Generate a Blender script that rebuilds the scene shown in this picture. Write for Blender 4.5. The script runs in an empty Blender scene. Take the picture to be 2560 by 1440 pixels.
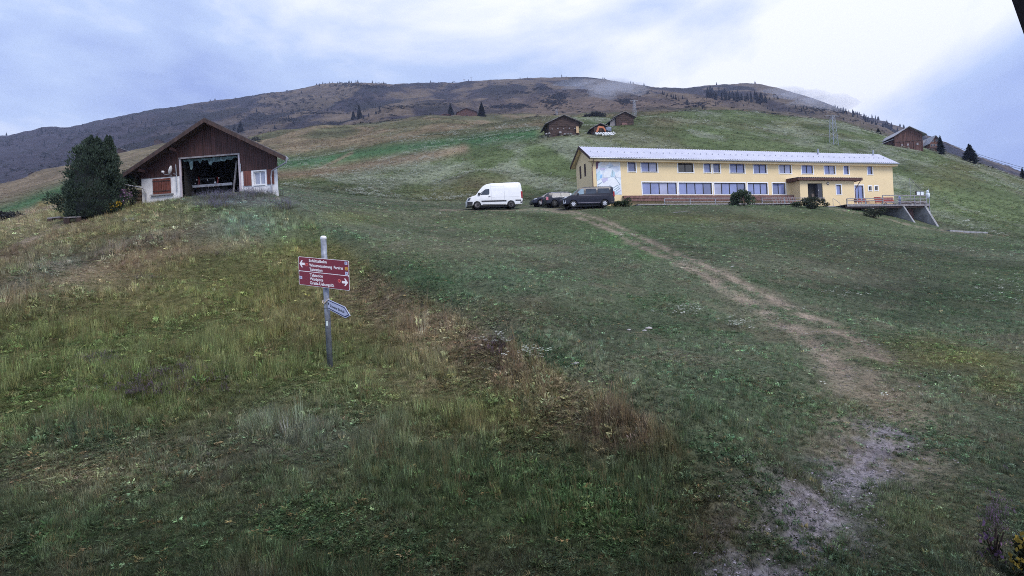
import bpy, bmesh, math, random
import numpy as np
from mathutils import Vector, Matrix
random.seed(7); rng = np.random.default_rng(7)
R = math.radians
scene = bpy.context.scene
col = scene.collection

# ------------------------------------------------------------------ camera
F = 1400.0                       # focal length in photo pixels (frame 2560 x 1440)
ROLL = R(3.0)
SR, CR = math.sin(ROLL), math.cos(ROLL)
HC = 5.0
cam_d = bpy.data.cameras.new('camera'); cam = bpy.data.objects.new('camera', cam_d); col.objects.link(cam)
cam_d.sensor_width = 36.0; cam_d.lens = 36.0 * F / 2560.0
cam_d.clip_start = 0.05; cam_d.clip_end = 20000
cam.matrix_world = Matrix(((CR, SR, 0, 0), (0, 0, -1, 0), (-SR, CR, 0, HC), (0, 0, 0, 1)))
scene.camera = cam

# ------------------------------------------------------------------ sky and sun
SUN_AZ, SUN_EL = R(138), R(48)   # clockwise from the viewing direction
world = bpy.data.worlds.new('World'); scene.world = world; world.use_nodes = True
nt = world.node_tree; nt.nodes.clear()
def N(t, kind, **kw):
    n = t.nodes.new(kind)
    for k, v in kw.items(): setattr(n, k, v)
    return n
out = N(nt, 'ShaderNodeOutputWorld'); bg = N(nt, 'ShaderNodeBackground'); bg.inputs[1].default_value = 0.1
sky = N(nt, 'ShaderNodeTexSky', sky_type='NISHITA', sun_disc=False)
sky.sun_elevation = SUN_EL; sky.sun_rotation = SUN_AZ; sky.altitude = 1200
tc = N(nt, 'ShaderNodeTexCoord')
mp = N(nt, 'ShaderNodeMapping'); mp.inputs['Scale'].default_value = (1.0, 1.0, 2.3); mp.inputs['Location'].default_value = (-3.172, 1.070, 3.913)
nt.links.new(tc.outputs['Generated'], mp.inputs[0])
n1 = N(nt, 'ShaderNodeTexNoise'); n1.inputs['Scale'].default_value = 1.6; n1.inputs['Detail'].default_value = 7; n1.inputs['Roughness'].default_value = 0.52; n1.inputs['Distortion'].default_value = 0.35
nt.links.new(mp.outputs[0], n1.inputs['Vector'])
rp = N(nt, 'ShaderNodeValToRGB'); cr = rp.color_ramp
cr.elements[0].position = 0.37; cr.elements[0].color = (2.4, 3.1, 5.6, 1)
cr.elements[1].position = 0.62; cr.elements[1].color = (7.6, 7.7, 8.2, 1)
e = cr.elements.new(0.5); e.color = (3.8, 4.7, 6.7, 1)
nt.links.new(n1.outputs[0], rp.inputs[0])
mx = N(nt, 'ShaderNodeMix', data_type='RGBA'); mx.inputs[0].default_value = 0.9
nt.links.new(sky.outputs[0], mx.inputs[6]); nt.links.new(rp.outputs[0], mx.inputs[7])
nt.links.new(mx.outputs[2], bg.inputs[0]); nt.links.new(bg.outputs[0], out.inputs[0])
sun_d = bpy.data.lights.new('sun', 'SUN'); sun_d.energy = 1.5; sun_d.angle = R(28); sun_d.color = (1.0, 0.95, 0.9)
sun = bpy.data.objects.new('sun', sun_d); col.objects.link(sun); sun.location = (0, 0, 60)
sd = Vector((math.sin(SUN_AZ) * math.cos(SUN_EL), math.cos(SUN_AZ) * math.cos(SUN_EL), math.sin(SUN_EL)))
sun.rotation_euler = sd.to_track_quat('Z', 'Y').to_euler()
vs = scene.view_settings; vs.view_transform = 'Standard'; vs.look = 'None'; vs.exposure = 0.75; vs.gamma = 1.0; vs.use_curve_mapping = False
scene.render.engine = 'CYCLES'
scene.cycles.use_denoising = False; scene.cycles.denoiser = 'OPENIMAGEDENOISE'; scene.cycles.denoising_input_passes = 'RGB_ALBEDO_NORMAL'; scene.cycles.use_light_tree = False
scene.cycles.max_bounces = 4; scene.cycles.diffuse_bounces = 2; scene.cycles.glossy_bounces = 2; scene.cycles.transmission_bounces = 3
scene.cycles.volume_bounces = 0; scene.cycles.transparent_max_bounces = 4
scene.cycles.sample_clamp_indirect = 4
scene.cycles.filter_width = 0.95

# ------------------------------------------------------------------ pixel <-> place
def uv(px, py):
    a, b = px - 1280.0, 720.0 - py
    return a * CR + b * SR, -a * SR + b * CR
def pix(X, Y, Z):
    u, v = F * X / Y, F * (Z - HC) / Y
    return 1280.0 + u * CR - v * SR, 720.0 - (u * SR + v * CR)
def at(px, py, Y):
    u, v = uv(px, py)
    return Vector((u * Y / F, Y, HC + v * Y / F))

# ------------------------------------------------------------------ noise
def _h(ix, iy, seed):
    h = (ix.astype(np.int64) * 374761393 + iy.astype(np.int64) * 668265263 + seed * 1442695041) & 0xffffffff
    h = ((h ^ (h >> 13)) * 1274126177) & 0xffffffff
    return ((h ^ (h >> 16)) & 0xffff) / 65535.0
def vnoise(x, y, seed=0):
    xi, yi = np.floor(x), np.floor(y); fx, fy = x - xi, y - yi
    fx = fx * fx * fx * (fx * (fx * 6 - 15) + 10); fy = fy * fy * fy * (fy * (fy * 6 - 15) + 10)
    a, b, c, d = _h(xi, yi, seed), _h(xi + 1, yi, seed), _h(xi, yi + 1, seed), _h(xi + 1, yi + 1, seed)
    return (a * (1 - fx) + b * fx) * (1 - fy) + (c * (1 - fx) + d * fx) * fy
def fbm(x, y, seed=0, oct=4, gain=0.5):
    x, y = np.asarray(x, float), np.asarray(y, float)
    s = np.zeros_like(x); amp = 1.0; tot = 0.0
    for o in range(oct):
        ang = 0.6 * o + seed
        c, si = math.cos(ang), math.sin(ang)
        s += amp * vnoise((x * c - y * si) * 2 ** o + 17.3 * o, (x * si + y * c) * 2 ** o - 9.1 * o, seed + o)
        tot += amp; amp *= gain
    return s / tot
def sstep(a, b, x):
    t = np.clip((x - a) / (b - a), 0, 1); return t * t * (3 - 2 * t)

# ------------------------------------------------------------------ terrain: contour lines (px, py, depth in m), near to far
LINES = [
 [(-3000, 2440, 3.0), (0, 2330, 3.0), (1280, 2300, 3.0), (2560, 2300, 3.0), (5500, 2400, 3.0)],
 [(-900, 1440, 5.6), (0, 1440, 5.6), (826, 1440, 5.4), (1700, 1440, 5.5), (2560, 1440, 6.0), (3500, 1500, 6.0)],
 [(-900, 1150, 8.0), (0, 1110, 8.2), (826, 1100, 8.2), (1280, 1100, 8.2), (1750, 1100, 8.7), (2200, 1100, 9.3), (2560, 1110, 9.8), (3500, 1200, 10)],
 [(-900, 1000, 10), (0, 940, 10.5), (400, 930, 10.6), (826, 930, 10.8), (1300, 930, 10.8), (1700, 930, 11.8), (2200, 930, 13.2), (2560, 940, 14), (3500, 1020, 14)],
 [(-900, 860, 13), (0, 785, 14), (400, 780, 14.6), (826, 780, 14.6), (1100, 778, 15.2), (1300, 785, 16), (1700, 790, 18), (2200, 790, 20.5), (2560, 790, 22), (3500, 880, 22)],
 [(-900, 780, 17), (0, 705, 17.6), (180, 680, 18.4), (400, 640, 19.5), (640, 625, 20.4), (826, 640, 21), (1000, 655, 22), (1300, 655, 25), (1700, 655, 28), (2200, 655, 33), (2560, 668, 35), (3500, 780, 35)],
 [(-900, 720, 25), (0, 618, 27), (160, 575, 27.6), (300, 550, 28), (400, 535, 28.5), (520, 510, 29), (640, 508, 29.5), (740, 535, 30), (826, 560, 31), (1000, 575, 36), (1300, 578, 42), (1700, 578, 45), (2050, 580, 51), (2350, 600, 55), (2560, 615, 55), (3500, 740, 55)],
 [(-900, 690, 33), (0, 585, 34), (160, 545, 34), (300, 520, 34), (420, 500, 34), (520, 485, 33.6), (640, 478, 33.6), (720, 492, 35), (826, 520, 42), (1000, 530, 53), (1165, 527, 57), (1330, 524, 57.5), (1450, 523, 58), (1560, 517, 60), (1700, 515, 62), (1850, 514, 63.5), (2000, 517, 65), (2100, 522, 66.5), (2200, 548, 67.5), (2330, 573, 69), (2450, 583, 73), (2560, 600, 75), (3500, 740, 75)],
 [(-900, 660, 48), (0, 562, 52), (160, 520, 52), (300, 505, 52), (420, 495, 52), (520, 487, 52), (640, 480, 52), (720, 488, 52), (826, 510, 54), (1000, 518, 62), (1165, 516, 66), (1330, 512, 68), (1450, 512, 69), (1560, 513, 72), (1700, 512, 76), (1850, 511, 78), (2000, 512, 81), (2100, 513, 83), (2235, 518, 87), (2330, 530, 87), (2450, 548, 87), (2560, 570, 87), (3500, 710, 87)],
 [(-900, 640, 74), (0, 545, 78), (170, 497, 80), (355, 480, 80), (520, 468, 80), (700, 462, 80), (826, 472, 82), (1000, 482, 86), (1100, 484, 90), (1200, 465, 92), (1300, 466, 94), (1450, 455, 98), (1600, 445, 102), (1850, 440, 108), (2100, 445, 112), (2235, 455, 112), (2330, 475, 110), (2450, 502, 108), (2560, 530, 106), (3500, 680, 100)],
 [(-900, 620, 115), (0, 515, 120), (170, 462, 122), (355, 440, 124), (520, 430, 124), (700, 440, 120), (826, 432, 122), (1000, 412, 126), (1170, 395, 122), (1300, 380, 122), (1450, 362, 120), (1600, 358, 128), (1850, 356, 140), (2100, 368, 146), (2235, 386, 142), (2330, 410, 134), (2450, 440, 130), (2560, 478, 126), (3500, 650, 115)],
 [(-900, 590, 170), (0, 490, 190), (170, 440, 195), (355, 412, 195), (520, 398, 190), (700, 398, 175), (826, 385, 175), (1000, 362, 172), (1170, 348, 165), (1300, 340, 148), (1410, 335, 132), (1500, 333, 134), (1555, 316, 156), (1650, 315, 165), (1850, 315, 175), (2090, 338, 176), (2200, 368, 156), (2330, 393, 152), (2440, 424, 150), (2560, 464, 146), (3500, 640, 130)],
 [(-900, 560, 300), (0, 466, 320), (95, 432, 325), (180, 416, 330), (330, 388, 335), (430, 362, 340), (520, 354, 340), (620, 352, 340), (660, 347, 340), (730, 340, 345), (800, 329, 350), (870, 325, 355), (940, 305, 360), (1070, 296, 370), (1200, 290, 370), (1300, 291, 360), (1370, 297, 330), (1440, 297, 280), (1500, 299, 260), (1580, 290, 235), (1660, 278, 225), (1800, 280, 222), (1950, 287, 220), (2090, 306, 215), (2180, 335, 196), (2330, 380, 178), (2440, 411, 172), (2560, 452, 168), (3500, 630, 150)],
 [(-900, 575, 420), (0, 474, 430), (180, 425, 430), (430, 370, 440), (660, 352, 440), (800, 336, 445), (940, 312, 450), (1070, 300, 450), (1200, 293, 450), (1300, 294, 430), (1440, 302, 380), (1580, 300, 330), (1660, 290, 310), (1800, 292, 300), (1950, 300, 300), (2090, 320, 300), (2180, 348, 290), (2330, 396, 270), (2440, 428, 260), (2560, 470, 260), (3500, 650, 230)],
 [(-900, 545, 700), (0, 440, 720), (180, 400, 730), (430, 345, 740), (700, 310, 760), (1000, 277, 780), (1300, 262, 780), (1500, 266, 760), (1700, 258, 740), (1850, 255, 720), (2000, 272, 700), (2200, 315, 680), (2330, 365, 660), (2440, 410, 640), (2560, 456, 620), (3500, 640, 600)],
 [(-900, 480, 1150), (-200, 380, 1200), (0, 338, 1250), (20, 341, 1250), (60, 329, 1250), (115, 318, 1260), (170, 319, 1270), (270, 297, 1290), (380, 275, 1310), (470, 262, 1330), (560, 250, 1350), (650, 237, 1370), (720, 228, 1390), (800, 211, 1400), (880, 207, 1420), (940, 210, 1430), (1000, 212, 1440), (1040, 208, 1450), (1150, 208, 1470), (1180, 203, 1480), (1300, 197, 1500), (1420, 193, 1520), (1500, 197, 1520), (1560, 207, 1500), (1640, 218, 1480), (1720, 222, 1450), (1780, 215, 1420), (1860, 209, 1400), (1900, 212, 1380), (1950, 222, 1360), (2000, 236, 1330), (2060, 256, 1300), (2120, 280, 1260), (2180, 298, 1220), (2240, 317, 1180), (2330, 358, 1120), (2420, 400, 1080), (2560, 452, 1020), (3500, 630, 950)],
 [(-900, 530, 1900), (0, 390, 2000), (500, 310, 2100), (1000, 270, 2200), (1420, 250, 2300), (1860, 270, 2200), (2240, 380, 1900), (2560, 500, 1700), (3500, 680, 1600)],
]
UT = np.linspace(-9.0 * F, 9.0 * F, 5001)
def line_tab(L):
    us = []; vs_ = []; ys = []
    for px, py, Y in L:
        u, v = uv(px, py); us.append(u); vs_.append(v); ys.append(math.log(Y))
    o = np.argsort(us); us = np.array(us)[o]
    return np.interp(UT, us, np.array(vs_)[o]), np.interp(UT, us, np.array(ys)[o])
def gsm(a, sig):
    k = np.exp(-0.5 * (np.arange(-int(3 * sig), int(3 * sig) + 1) / sig) ** 2); k /= k.sum()
    p = len(k) // 2
    return np.convolve(np.pad(a, p, mode='edge'), k, 'valid')
tabs = [line_tab(L) for L in LINES]
du = UT[1] - UT[0]
LV = np.array([gsm(t[0], (9 if i == len(tabs) - 2 else 32) / du) for i, t in enumerate(tabs)])
LY = np.array([gsm(t[1], 45 / du) for t in tabs])
# under the camera: fixed heights
LV = np.vstack([np.full((1, len(UT)), -3.75 / 1.0 * F), LV]); LY = np.vstack([np.zeros((1, len(UT))), LY])
NT_ = 640
TY = np.linspace(math.log(1.0), math.log(1900.0), NT_)
def pchip(x, y, xq):
    h = np.diff(x); d = np.diff(y) / h
    m = np.zeros_like(y)
    w1 = 2 * h[1:] + h[:-1]; w2 = h[1:] + 2 * h[:-1]
    ok = d[:-1] * d[1:] > 0
    with np.errstate(divide='ignore', invalid='ignore'):
        m[1:-1] = np.where(ok, (w1 + w2) / (w1 / d[:-1] + w2 / d[1:]), 0)
    m[0], m[-1] = d[0], d[-1]
    i = np.clip(np.searchsorted(x, xq) - 1, 0, len(h) - 1)
    t = (xq - x[i]) / h[i]
    return ((2*t**3-3*t**2+1) * y[i] + (t**3-2*t**2+t) * h[i] * m[i] + (-2*t**3+3*t**2) * y[i+1] + (t**3-t**2) * h[i] * m[i+1])
VT = np.empty((len(UT), NT_))
for i in range(len(UT)):
    # interpolate z (near) as v: near lines bend strongly, so use depth-weighted height
    x = LY[:, i]; VT[i] = pchip(x, LV[:, i], TY)
NS_ = 860
S1 = np.linspace(-1, 1, NS_)
YR = np.exp(TY)
UMAX = F * (1.18 + 7.0 / YR)
GX = np.empty((NT_, NS_)); GY = np.repeat(YR[:, None], NS_, 1); GZ = np.empty((NT_, NS_))
for j in range(NT_):
    u = S1 * UMAX[j]
    v = np.interp(u, UT, VT[:, j])
    GX[j] = u * YR[j] / F; GZ[j] = HC + v * YR[j] / F
# lumps: bumps of every size, less on the parking level and house floors
calm = 1 - 0.85 * np.exp(-(((GX - 20) / 34) ** 2 + ((GY - 66) / 11) ** 2) ** 2)
calm *= 1 - 0.7 * np.exp(-(((GX + 18) / 7) ** 2 + ((GY - 37) / 6) ** 2) ** 2)
GZ += calm * (0.10 * (fbm(GX * 1.1, GY * 1.1, 3, 3) - 0.5) * sstep(60, 30, GY)
      + 0.45 * (fbm(GX * 0.22, GY * 0.22, 5, 3) - 0.5) * sstep(4, 9, GY) * sstep(160, 80, GY)
      + 2.6 * (fbm(GX * 0.035, GY * 0.035, 8, 3) - 0.5) * sstep(85, 140, GY)
      + 15.0 * (fbm(GX * 0.020, GY * 0.016, 9, 4) - 0.5) * sstep(200, 270, GY) * sstep(700, 480, GY)
      + 46.0 * (fbm(GX * 0.0075, GY * 0.004, 12, 5) - 0.5) * sstep(450, 700, GY) * sstep(1330, 1150, GY)
      + 10.0 * (fbm(GX * 0.02, GY * 0.02, 13, 5, .6) - 0.5) * sstep(450, 700, GY) * sstep(1900, 1500, GY))
def seg_dist(PX, PY, pts):
    best = np.full(np.shape(PX), 1e9)
    for (x0, y0), (x1, y1) in zip(pts[:-1], pts[1:]):
        dx, dy = x1 - x0, y1 - y0; l2 = dx * dx + dy * dy + 1e-9
        t = np.clip(((PX - x0) * dx + (PY - y0) * dy) / l2, 0, 1)
        best = np.minimum(best, np.hypot(PX - x0 - t * dx, PY - y0 - t * dy))
    return best
def grow(X, Y):
    lt = (np.log(np.maximum(Y, 1.0)) - TY[0]) / (TY[-1] - TY[0]) * (NT_ - 1)
    s = (F * X / Y) / (F * (1.18 + 7.0 / Y))
    return np.clip(lt, 0, NT_ - 1.001), np.clip((s + 1) / 2 * (NS_ - 1), 0, NS_ - 1.001)
def gz(X, Y):
    X = np.asarray(X, float); Y = np.asarray(Y, float)
    a, b = grow(X, Y); i = a.astype(int); j = b.astype(int); f = a - i; g = b - j
    return (GZ[i, j] * (1-f) * (1-g) + GZ[i+1, j] * f * (1-g) + GZ[i, j+1] * (1-f) * g + GZ[i+1, j+1] * f * g)
YS = np.exp(np.linspace(math.log(4.0), math.log(1850.0), 2500))
def gpx(px, py, ymin=4.0, ymax=1850.0):
    """where the line of sight through a photo pixel meets the ground"""
    u, v = uv(px, py)
    Y = YS[(YS >= ymin) & (YS <= ymax)]
    g = (gz(u * Y / F, Y) - HC) / Y * F
    k = np.argmax(g >= v) if np.any(g >= v) else int(np.argmax(g))
    Yk = Y[k]
    return Vector((u * Yk / F, Yk, float(gz(u * Yk / F, Yk))))
# spur crest running from the barn down towards the track: a low lip
SPUR_PX = [(760, 545), (900, 652), (1000, 705), (1100, 775), (1250, 852), (1400, 935), (1600, 1052), (1740, 1140)]
spur = [(p.x, p.y) for p in (gpx(*q) for q in SPUR_PX)]
GZ += (0.85 * np.exp(-(seg_dist(GX, GY, spur) / 1.15) ** 2) - .3 * np.exp(-(seg_dist(GX, GY, [(x + 1.9, y + 1.0) for x, y in spur]) / 1.4) ** 2)) * sstep(40, 25, GY)
LIP_PX = [(-200, 790), (0, 765), (180, 695), (320, 650), (480, 622), (640, 600)]
lip = [(p.x, p.y) for p in (gpx(*q) for q in LIP_PX)]
GZ += (0.85 * np.exp(-(seg_dist(GX, GY, lip) / 1.8) ** 2) - .45 * np.exp(-(seg_dist(GX, GY, [(x - .5, y + 3.4) for x, y in lip]) / 1.6) ** 2)) * sstep(40, 25, GY)
knoll = gpx(1215, 452, 75, 120)
GZ += 1.5 * np.exp(-(((GX - knoll.x) / 7.5) ** 2 + ((GY - knoll.y) / 5) ** 2))
# ------------------------------------------------------------------ vegetation map of the slope
TRACK_PX = [(1380, 524), (1440, 534), (1560, 580), (1680, 640), (1800, 694), (1900, 748), (2000, 800), (2100, 858), (2160, 910), (2200, 980), (2225, 1060), (2200, 1130)]
track = [(p.x, p.y) for p in (gpx(*q) for q in TRACK_PX)]
PATH_PX = [(2080, 522), (2150, 532), (2220, 548), (2290, 566), (2400, 580), (2520, 588)]
ppath = [(p.x, p.y) for p in (gpx(*q) for q in PATH_PX)]
LEFT_PX = [(40, 620), (110, 580), (170, 556), (210, 548)]
lpath = [(p.x, p.y) for p in (gpx(*q) for q in LEFT_PX)]
GRAV_PX = [(1900, 1480), (1960, 1400), (2010, 1320), (2060, 1255), (2110, 1200), (2170, 1140), (2225, 1080)]
grav = [(p.x, p.y) for p in (gpx(*q) for q in GRAV_PX)]
def lin(r, g, b):
    f = lambda c: (c / 255.0) ** 2.2
    return np.array((f(r), f(g), f(b)))
OLIVE, GREEN, DKGREEN, STRAW = lin(92, 90, 44), lin(72, 94, 54), lin(60, 80, 52), lin(142, 122, 92)
BROWN, GREY, PURP, TAN, BRIGHT = lin(96, 78, 62), lin(98, 104, 94), lin(80, 70, 78), lin(124, 106, 82), lin(52, 98, 56)
DIRT, GRAVEL, YELL = lin(146, 132, 118), lin(122, 117, 124), lin(124, 114, 44)
SPX = np.array([p[0] for p in [(700, 500)] + SPUR_PX + [(1800, 1230), (1750, 1440)]], float)
SPY = np.array([p[1] for p in [(700, 500)] + SPUR_PX + [(1800, 1230), (1750, 1440)]], float)
def track_mask(X, Y):
    n = .55*fbm(X * 0.9, Y * 0.9, 31, 4) + .45*fbm(X * 3.1, Y * 3.1, 32, 3)
    d = seg_dist(X, Y, track)
    ruts = np.exp(-((d - 0.62) / 0.46) ** 2) * sstep(9.0, 14, Y)
    wide = np.exp(-(d / 1.0) ** 2) * sstep(22, 15, Y) * 0.6
    a = np.maximum(ruts, wide) * sstep(0.30, 0.58, n + 0.01) * .85
    b = np.exp(-(seg_dist(X, Y, ppath) / 1.1) ** 2) * sstep(0.34, 0.62, n) * .75
    c = np.exp(-(seg_dist(X, Y, lpath) / 0.8) ** 2) * sstep(0.3, 0.65, n) * 0.8
    flat = np.exp(-(seg_dist(X, Y, [(track[0][0] - 11, track[0][1] - .3), (track[0][0] - 3, track[0][1]), (track[0][0] + 2.5, track[0][1] + .6)]) / 1.3) ** 2) * 0.6 * sstep(0.3, 0.6, n)
    return np.clip(np.maximum(np.maximum(a, b), np.maximum(c, flat)), 0, 1)
def gravel_mask(X, Y):
    n = .5*fbm(X * 1.5, Y * 1.5, 43, 3) + .5*fbm(X * 6, Y * 6, 42, 3)
    d = seg_dist(X, Y, grav)
    return np.exp(-(d / 0.45) ** 2) * sstep(0.34, 0.54, n) * .85
def tall_mask(px, py):
    """1 on the unmown bank in front and round the barn, 0 on the mown slope"""
    xb = np.interp(py, SPY, SPX)
    m = 1 / (1 + np.exp(-np.clip((xb - px) / 9.0, -30, 30)))
    return m * sstep(470, 520, py)
def bank_mask(px, py, tm):
    d = (np.interp(py, SPY, SPX) - px)
    return tm * np.clip(sstep(0, 25, d) * sstep(330, 120, d), 0, 1) * sstep(620, 700, py) * sstep(1150, 1070, py)
PATCH = [  # px, py, rx, ry, colour, weight
 (960, 745, 120, 70, BROWN, .75), (1130, 830, 130, 60, STRAW, .45), (1180, 905, 150, 60, BROWN, .6), (1430, 985, 130, 60, STRAW, .5), (1590, 1075, 110, 60, BROWN, .6),
 (1050, 960, 150, 70, STRAW, .35), (1500, 1050, 160, 40, BROWN, .4), (620, 760, 330, 95, OLIVE * 1.1, .5), (560, 700, 260, 60, YELL * .7, .25), (760, 640, 160, 35, YELL * .8, .6),
 (280, 1015, 140, 40, lin(78, 98, 34), .7), (110, 900, 160, 120, lin(74, 84, 40), .6), (760, 1080, 230, 75, GREY * 1.05, .7), (450, 1130, 260, 80, lin(82, 78, 66), .6),
 (200, 1090, 170, 60, lin(64, 78, 60), .8), (200, 1190, 170, 50, STRAW * .7, .5), (1000, 1180, 400, 80, lin(66, 78, 50), .6), (600, 1350, 600, 100, lin(66, 84, 52), .6),
 (1400, 1290, 300, 120, lin(64, 82, 46), .6), (1800, 1330, 120, 110, BROWN * .8, .5), (2300, 1300, 160, 90, lin(92, 96, 60), .5), (620, 560, 160, 60, lin(92, 112, 92), .8),
 (600, 500, 140, 16, lin(98, 100, 110), .8), (420, 560, 120, 40, STRAW * .8, .5), (330, 640, 200, 60, BROWN, .45), (120, 680, 120, 60, GREY * .8, .5), (260, 700, 150, 40, STRAW * .9, .4),
 (60, 570, 140, 35, STRAW * .9, .6), (30, 640, 90, 50, BROWN, .5), (800, 690, 100, 60, OLIVE, .6),
 (1060, 690, 130, 50, DKGREEN, .8), (1150, 620, 240, 40, lin(92, 96, 70), .6), (1080, 700, 90, 18, DKGREEN, .6), (1300, 790, 200, 40, BROWN * .95, .35), (1250, 700, 130, 40, lin(66, 92, 66), .5),
 (1500, 820, 120, 50, lin(76, 78, 64), .5), (1600, 770, 260, 60, DKGREEN, .4), (1900, 1000, 300, 90, DKGREEN, .5), (2380, 900, 200, 30, YELL * .8, .55), (2300, 860, 120, 26, OLIVE, .5), (2500, 960, 90, 40, YELL * .8, .5),
 (2260, 700, 260, 90, lin(70, 76, 62), .6), (2100, 640, 200, 60, lin(86, 84, 66), .5), (2440, 740, 160, 60, DKGREEN * .8, .6), (1880, 600, 200, 30, lin(72, 88, 60), .5), (1800, 545, 350, 14, OLIVE, .5), (2180, 1000, 130, 60, STRAW * .7, .5),
 (1540, 600, 60, 25, lin(66, 104, 52), .7), (1620, 640, 60, 18, lin(66, 104, 52), .6), (880, 545, 90, 16, lin(100, 110, 46), .6), (860, 590, 90, 20, lin(60, 92, 62), .5), (1050, 545, 300, 20, lin(84, 88, 62), .6),
 (1200, 460, 80, 25, BROWN, .7), (1130, 480, 90, 12, lin(104, 100, 48), .6), (1120, 495, 80, 8, lin(100, 96, 44), .5), (900, 470, 160, 20, lin(78, 84, 62), .5), (2400, 420, 80, 16, OLIVE * .9, .6), (2350, 460, 60, 16, OLIVE, .5),
 (1660, 305, 60, 16, BROWN, .6), (1980, 310, 60, 12, OLIVE, .6), (1850, 300, 200, 14, lin(80, 92, 56), .5),
]
def paint(px, py, X, Y):
    """colour of the plant cover at each spot (albedo)"""
    X, Y = np.asarray(X, float), np.asarray(Y, float)
    sh = np.shape(X)
    C = np.zeros(sh + (3,))
    def over(c, w):
        nonlocal C
        w = np.asarray(w)[..., None]; C = C * (1 - w) + np.asarray(c) * w
    a = fbm(X * 0.22, Y * 0.22, 51, 4); b = fbm(X * 0.9, Y * 0.9, 52, 3); d = fbm(X * 0.05, Y * 0.05, 53, 4)
    tm = tall_mask(px, py)
    C[:] = lin(84, 94, 70)
    over(DKGREEN, sstep(0.45, 0.7, a) * .6); over(lin(98, 92, 74), sstep(0.5, 0.72, b) * .55); over(GREEN, sstep(.5, .35, d) * .5)
    over(OLIVE, tm * .85); over(lin(100, 86, 60), tm * sstep(.5, .66, a) * .6); over(lin(80, 92, 48), tm * sstep(.5, .38, a) * .6)
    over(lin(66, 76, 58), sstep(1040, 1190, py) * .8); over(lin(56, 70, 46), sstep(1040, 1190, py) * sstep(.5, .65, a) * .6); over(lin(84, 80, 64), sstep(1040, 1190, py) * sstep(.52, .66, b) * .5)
    bank = bank_mask(px, py, tm)
    over(lin(112, 90, 76), bank * (.45 + .5 * sstep(.4, .6, b)) * .9)
    over(lin(60, 86, 60), (1 - tm) * np.exp(-((px - np.interp(py, SPY, SPX) - 50) / 70) ** 2) * sstep(600, 650, py) * sstep(1180, 1100, py) * .75)
    over(lin(132, 114, 82), np.exp(-(seg_dist(px, py, LIP_PX) / 16) ** 2) * tm * .8); over(lin(82, 80, 78), np.exp(-(seg_dist(px, py, [(q[0], q[1] - 38) for q in LIP_PX]) / 20) ** 2) * tm * .6); over(lin(72, 82, 58), bank * sstep(.52, .66, a) * .5)
    # slopes behind: flower meadow, mown strips, rough hills, heath
    back = sstep(76, 92, Y)
    over(lin(80, 98, 54), back * .9); over(lin(116, 124, 104), back * sstep(.46, .66, fbm(X * .13, Y * .07, 54, 4)) * .6)
    over(lin(88, 88, 56), back * sstep(.54, .7, d) * .5)
    far = sstep(150, 185, Y) * sstep(1480, 1330, px) + sstep(230, 260, Y)
    far = np.clip(far, 0, 1)
    e = fbm(X * .02, Y * .012, 56, 4); g = fbm(X * .05, Y * .035, 58, 4)
    over(lin(92, 88, 58), far * .95); over(lin(120, 102, 76), far * sstep(.5, .68, g) * .7); over(lin(76, 82, 56), far * sstep(.5, .36, g) * .6)
    # strips left of centre
    def strip(pts, w):
        return np.exp(-(seg_dist(px, py, pts) / w) ** 2)
    z = sstep(95, 115, Y) * sstep(300, 260, Y)
    over(BRIGHT, z * strip([(690, 412), (780, 404), (900, 386), (1000, 370), (1120, 360), (1260, 342), (1330, 336)], 16) * .9)
    over(TAN, sstep(70, 85, Y) * strip([(690, 440), (800, 432), (900, 415), (1000, 400), (1080, 388), (1160, 372)], 13) * .9)
    over(TAN * .9, z * strip([(790, 428), (880, 382)], 4) * .8)
    zl = sstep(640, 200, px) * sstep(52, 62, Y)
    over(lin(106, 92, 70), zl * .8); over(BRIGHT * .95, zl * strip([(-100, 560), (40, 520), (110, 492), (180, 470), (260, 448)], 17) * .95)
    over(lin(134, 112, 92), zl * strip([(-100, 600), (60, 545), (170, 515)], 16) * .7); over(lin(118, 104, 50), zl * strip([(100, 512), (170, 500)], 8) * .8)
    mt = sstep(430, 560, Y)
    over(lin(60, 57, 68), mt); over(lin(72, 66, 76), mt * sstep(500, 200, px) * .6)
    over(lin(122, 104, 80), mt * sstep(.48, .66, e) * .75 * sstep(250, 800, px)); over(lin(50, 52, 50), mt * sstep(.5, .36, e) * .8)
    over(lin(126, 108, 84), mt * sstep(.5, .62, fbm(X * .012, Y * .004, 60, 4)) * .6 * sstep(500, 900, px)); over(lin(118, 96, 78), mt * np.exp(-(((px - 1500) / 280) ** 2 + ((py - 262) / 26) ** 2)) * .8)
    for cx, cy, rx, ry, c, w in PATCH:
        q = ((px - cx) / rx) ** 2 + ((py - cy) / ry) ** 2
        over(c, np.exp(-q * (0.7 + .9 * b)) * w * (.55 + .9 * a if Y.ndim else 1))
    l_ = (C * np.array((.3, .55, .15))).sum(-1, keepdims=True)
    return np.clip(l_ * np.array((1.02, .99, .96)) + (C - l_) * .66, 0, 1)

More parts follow.
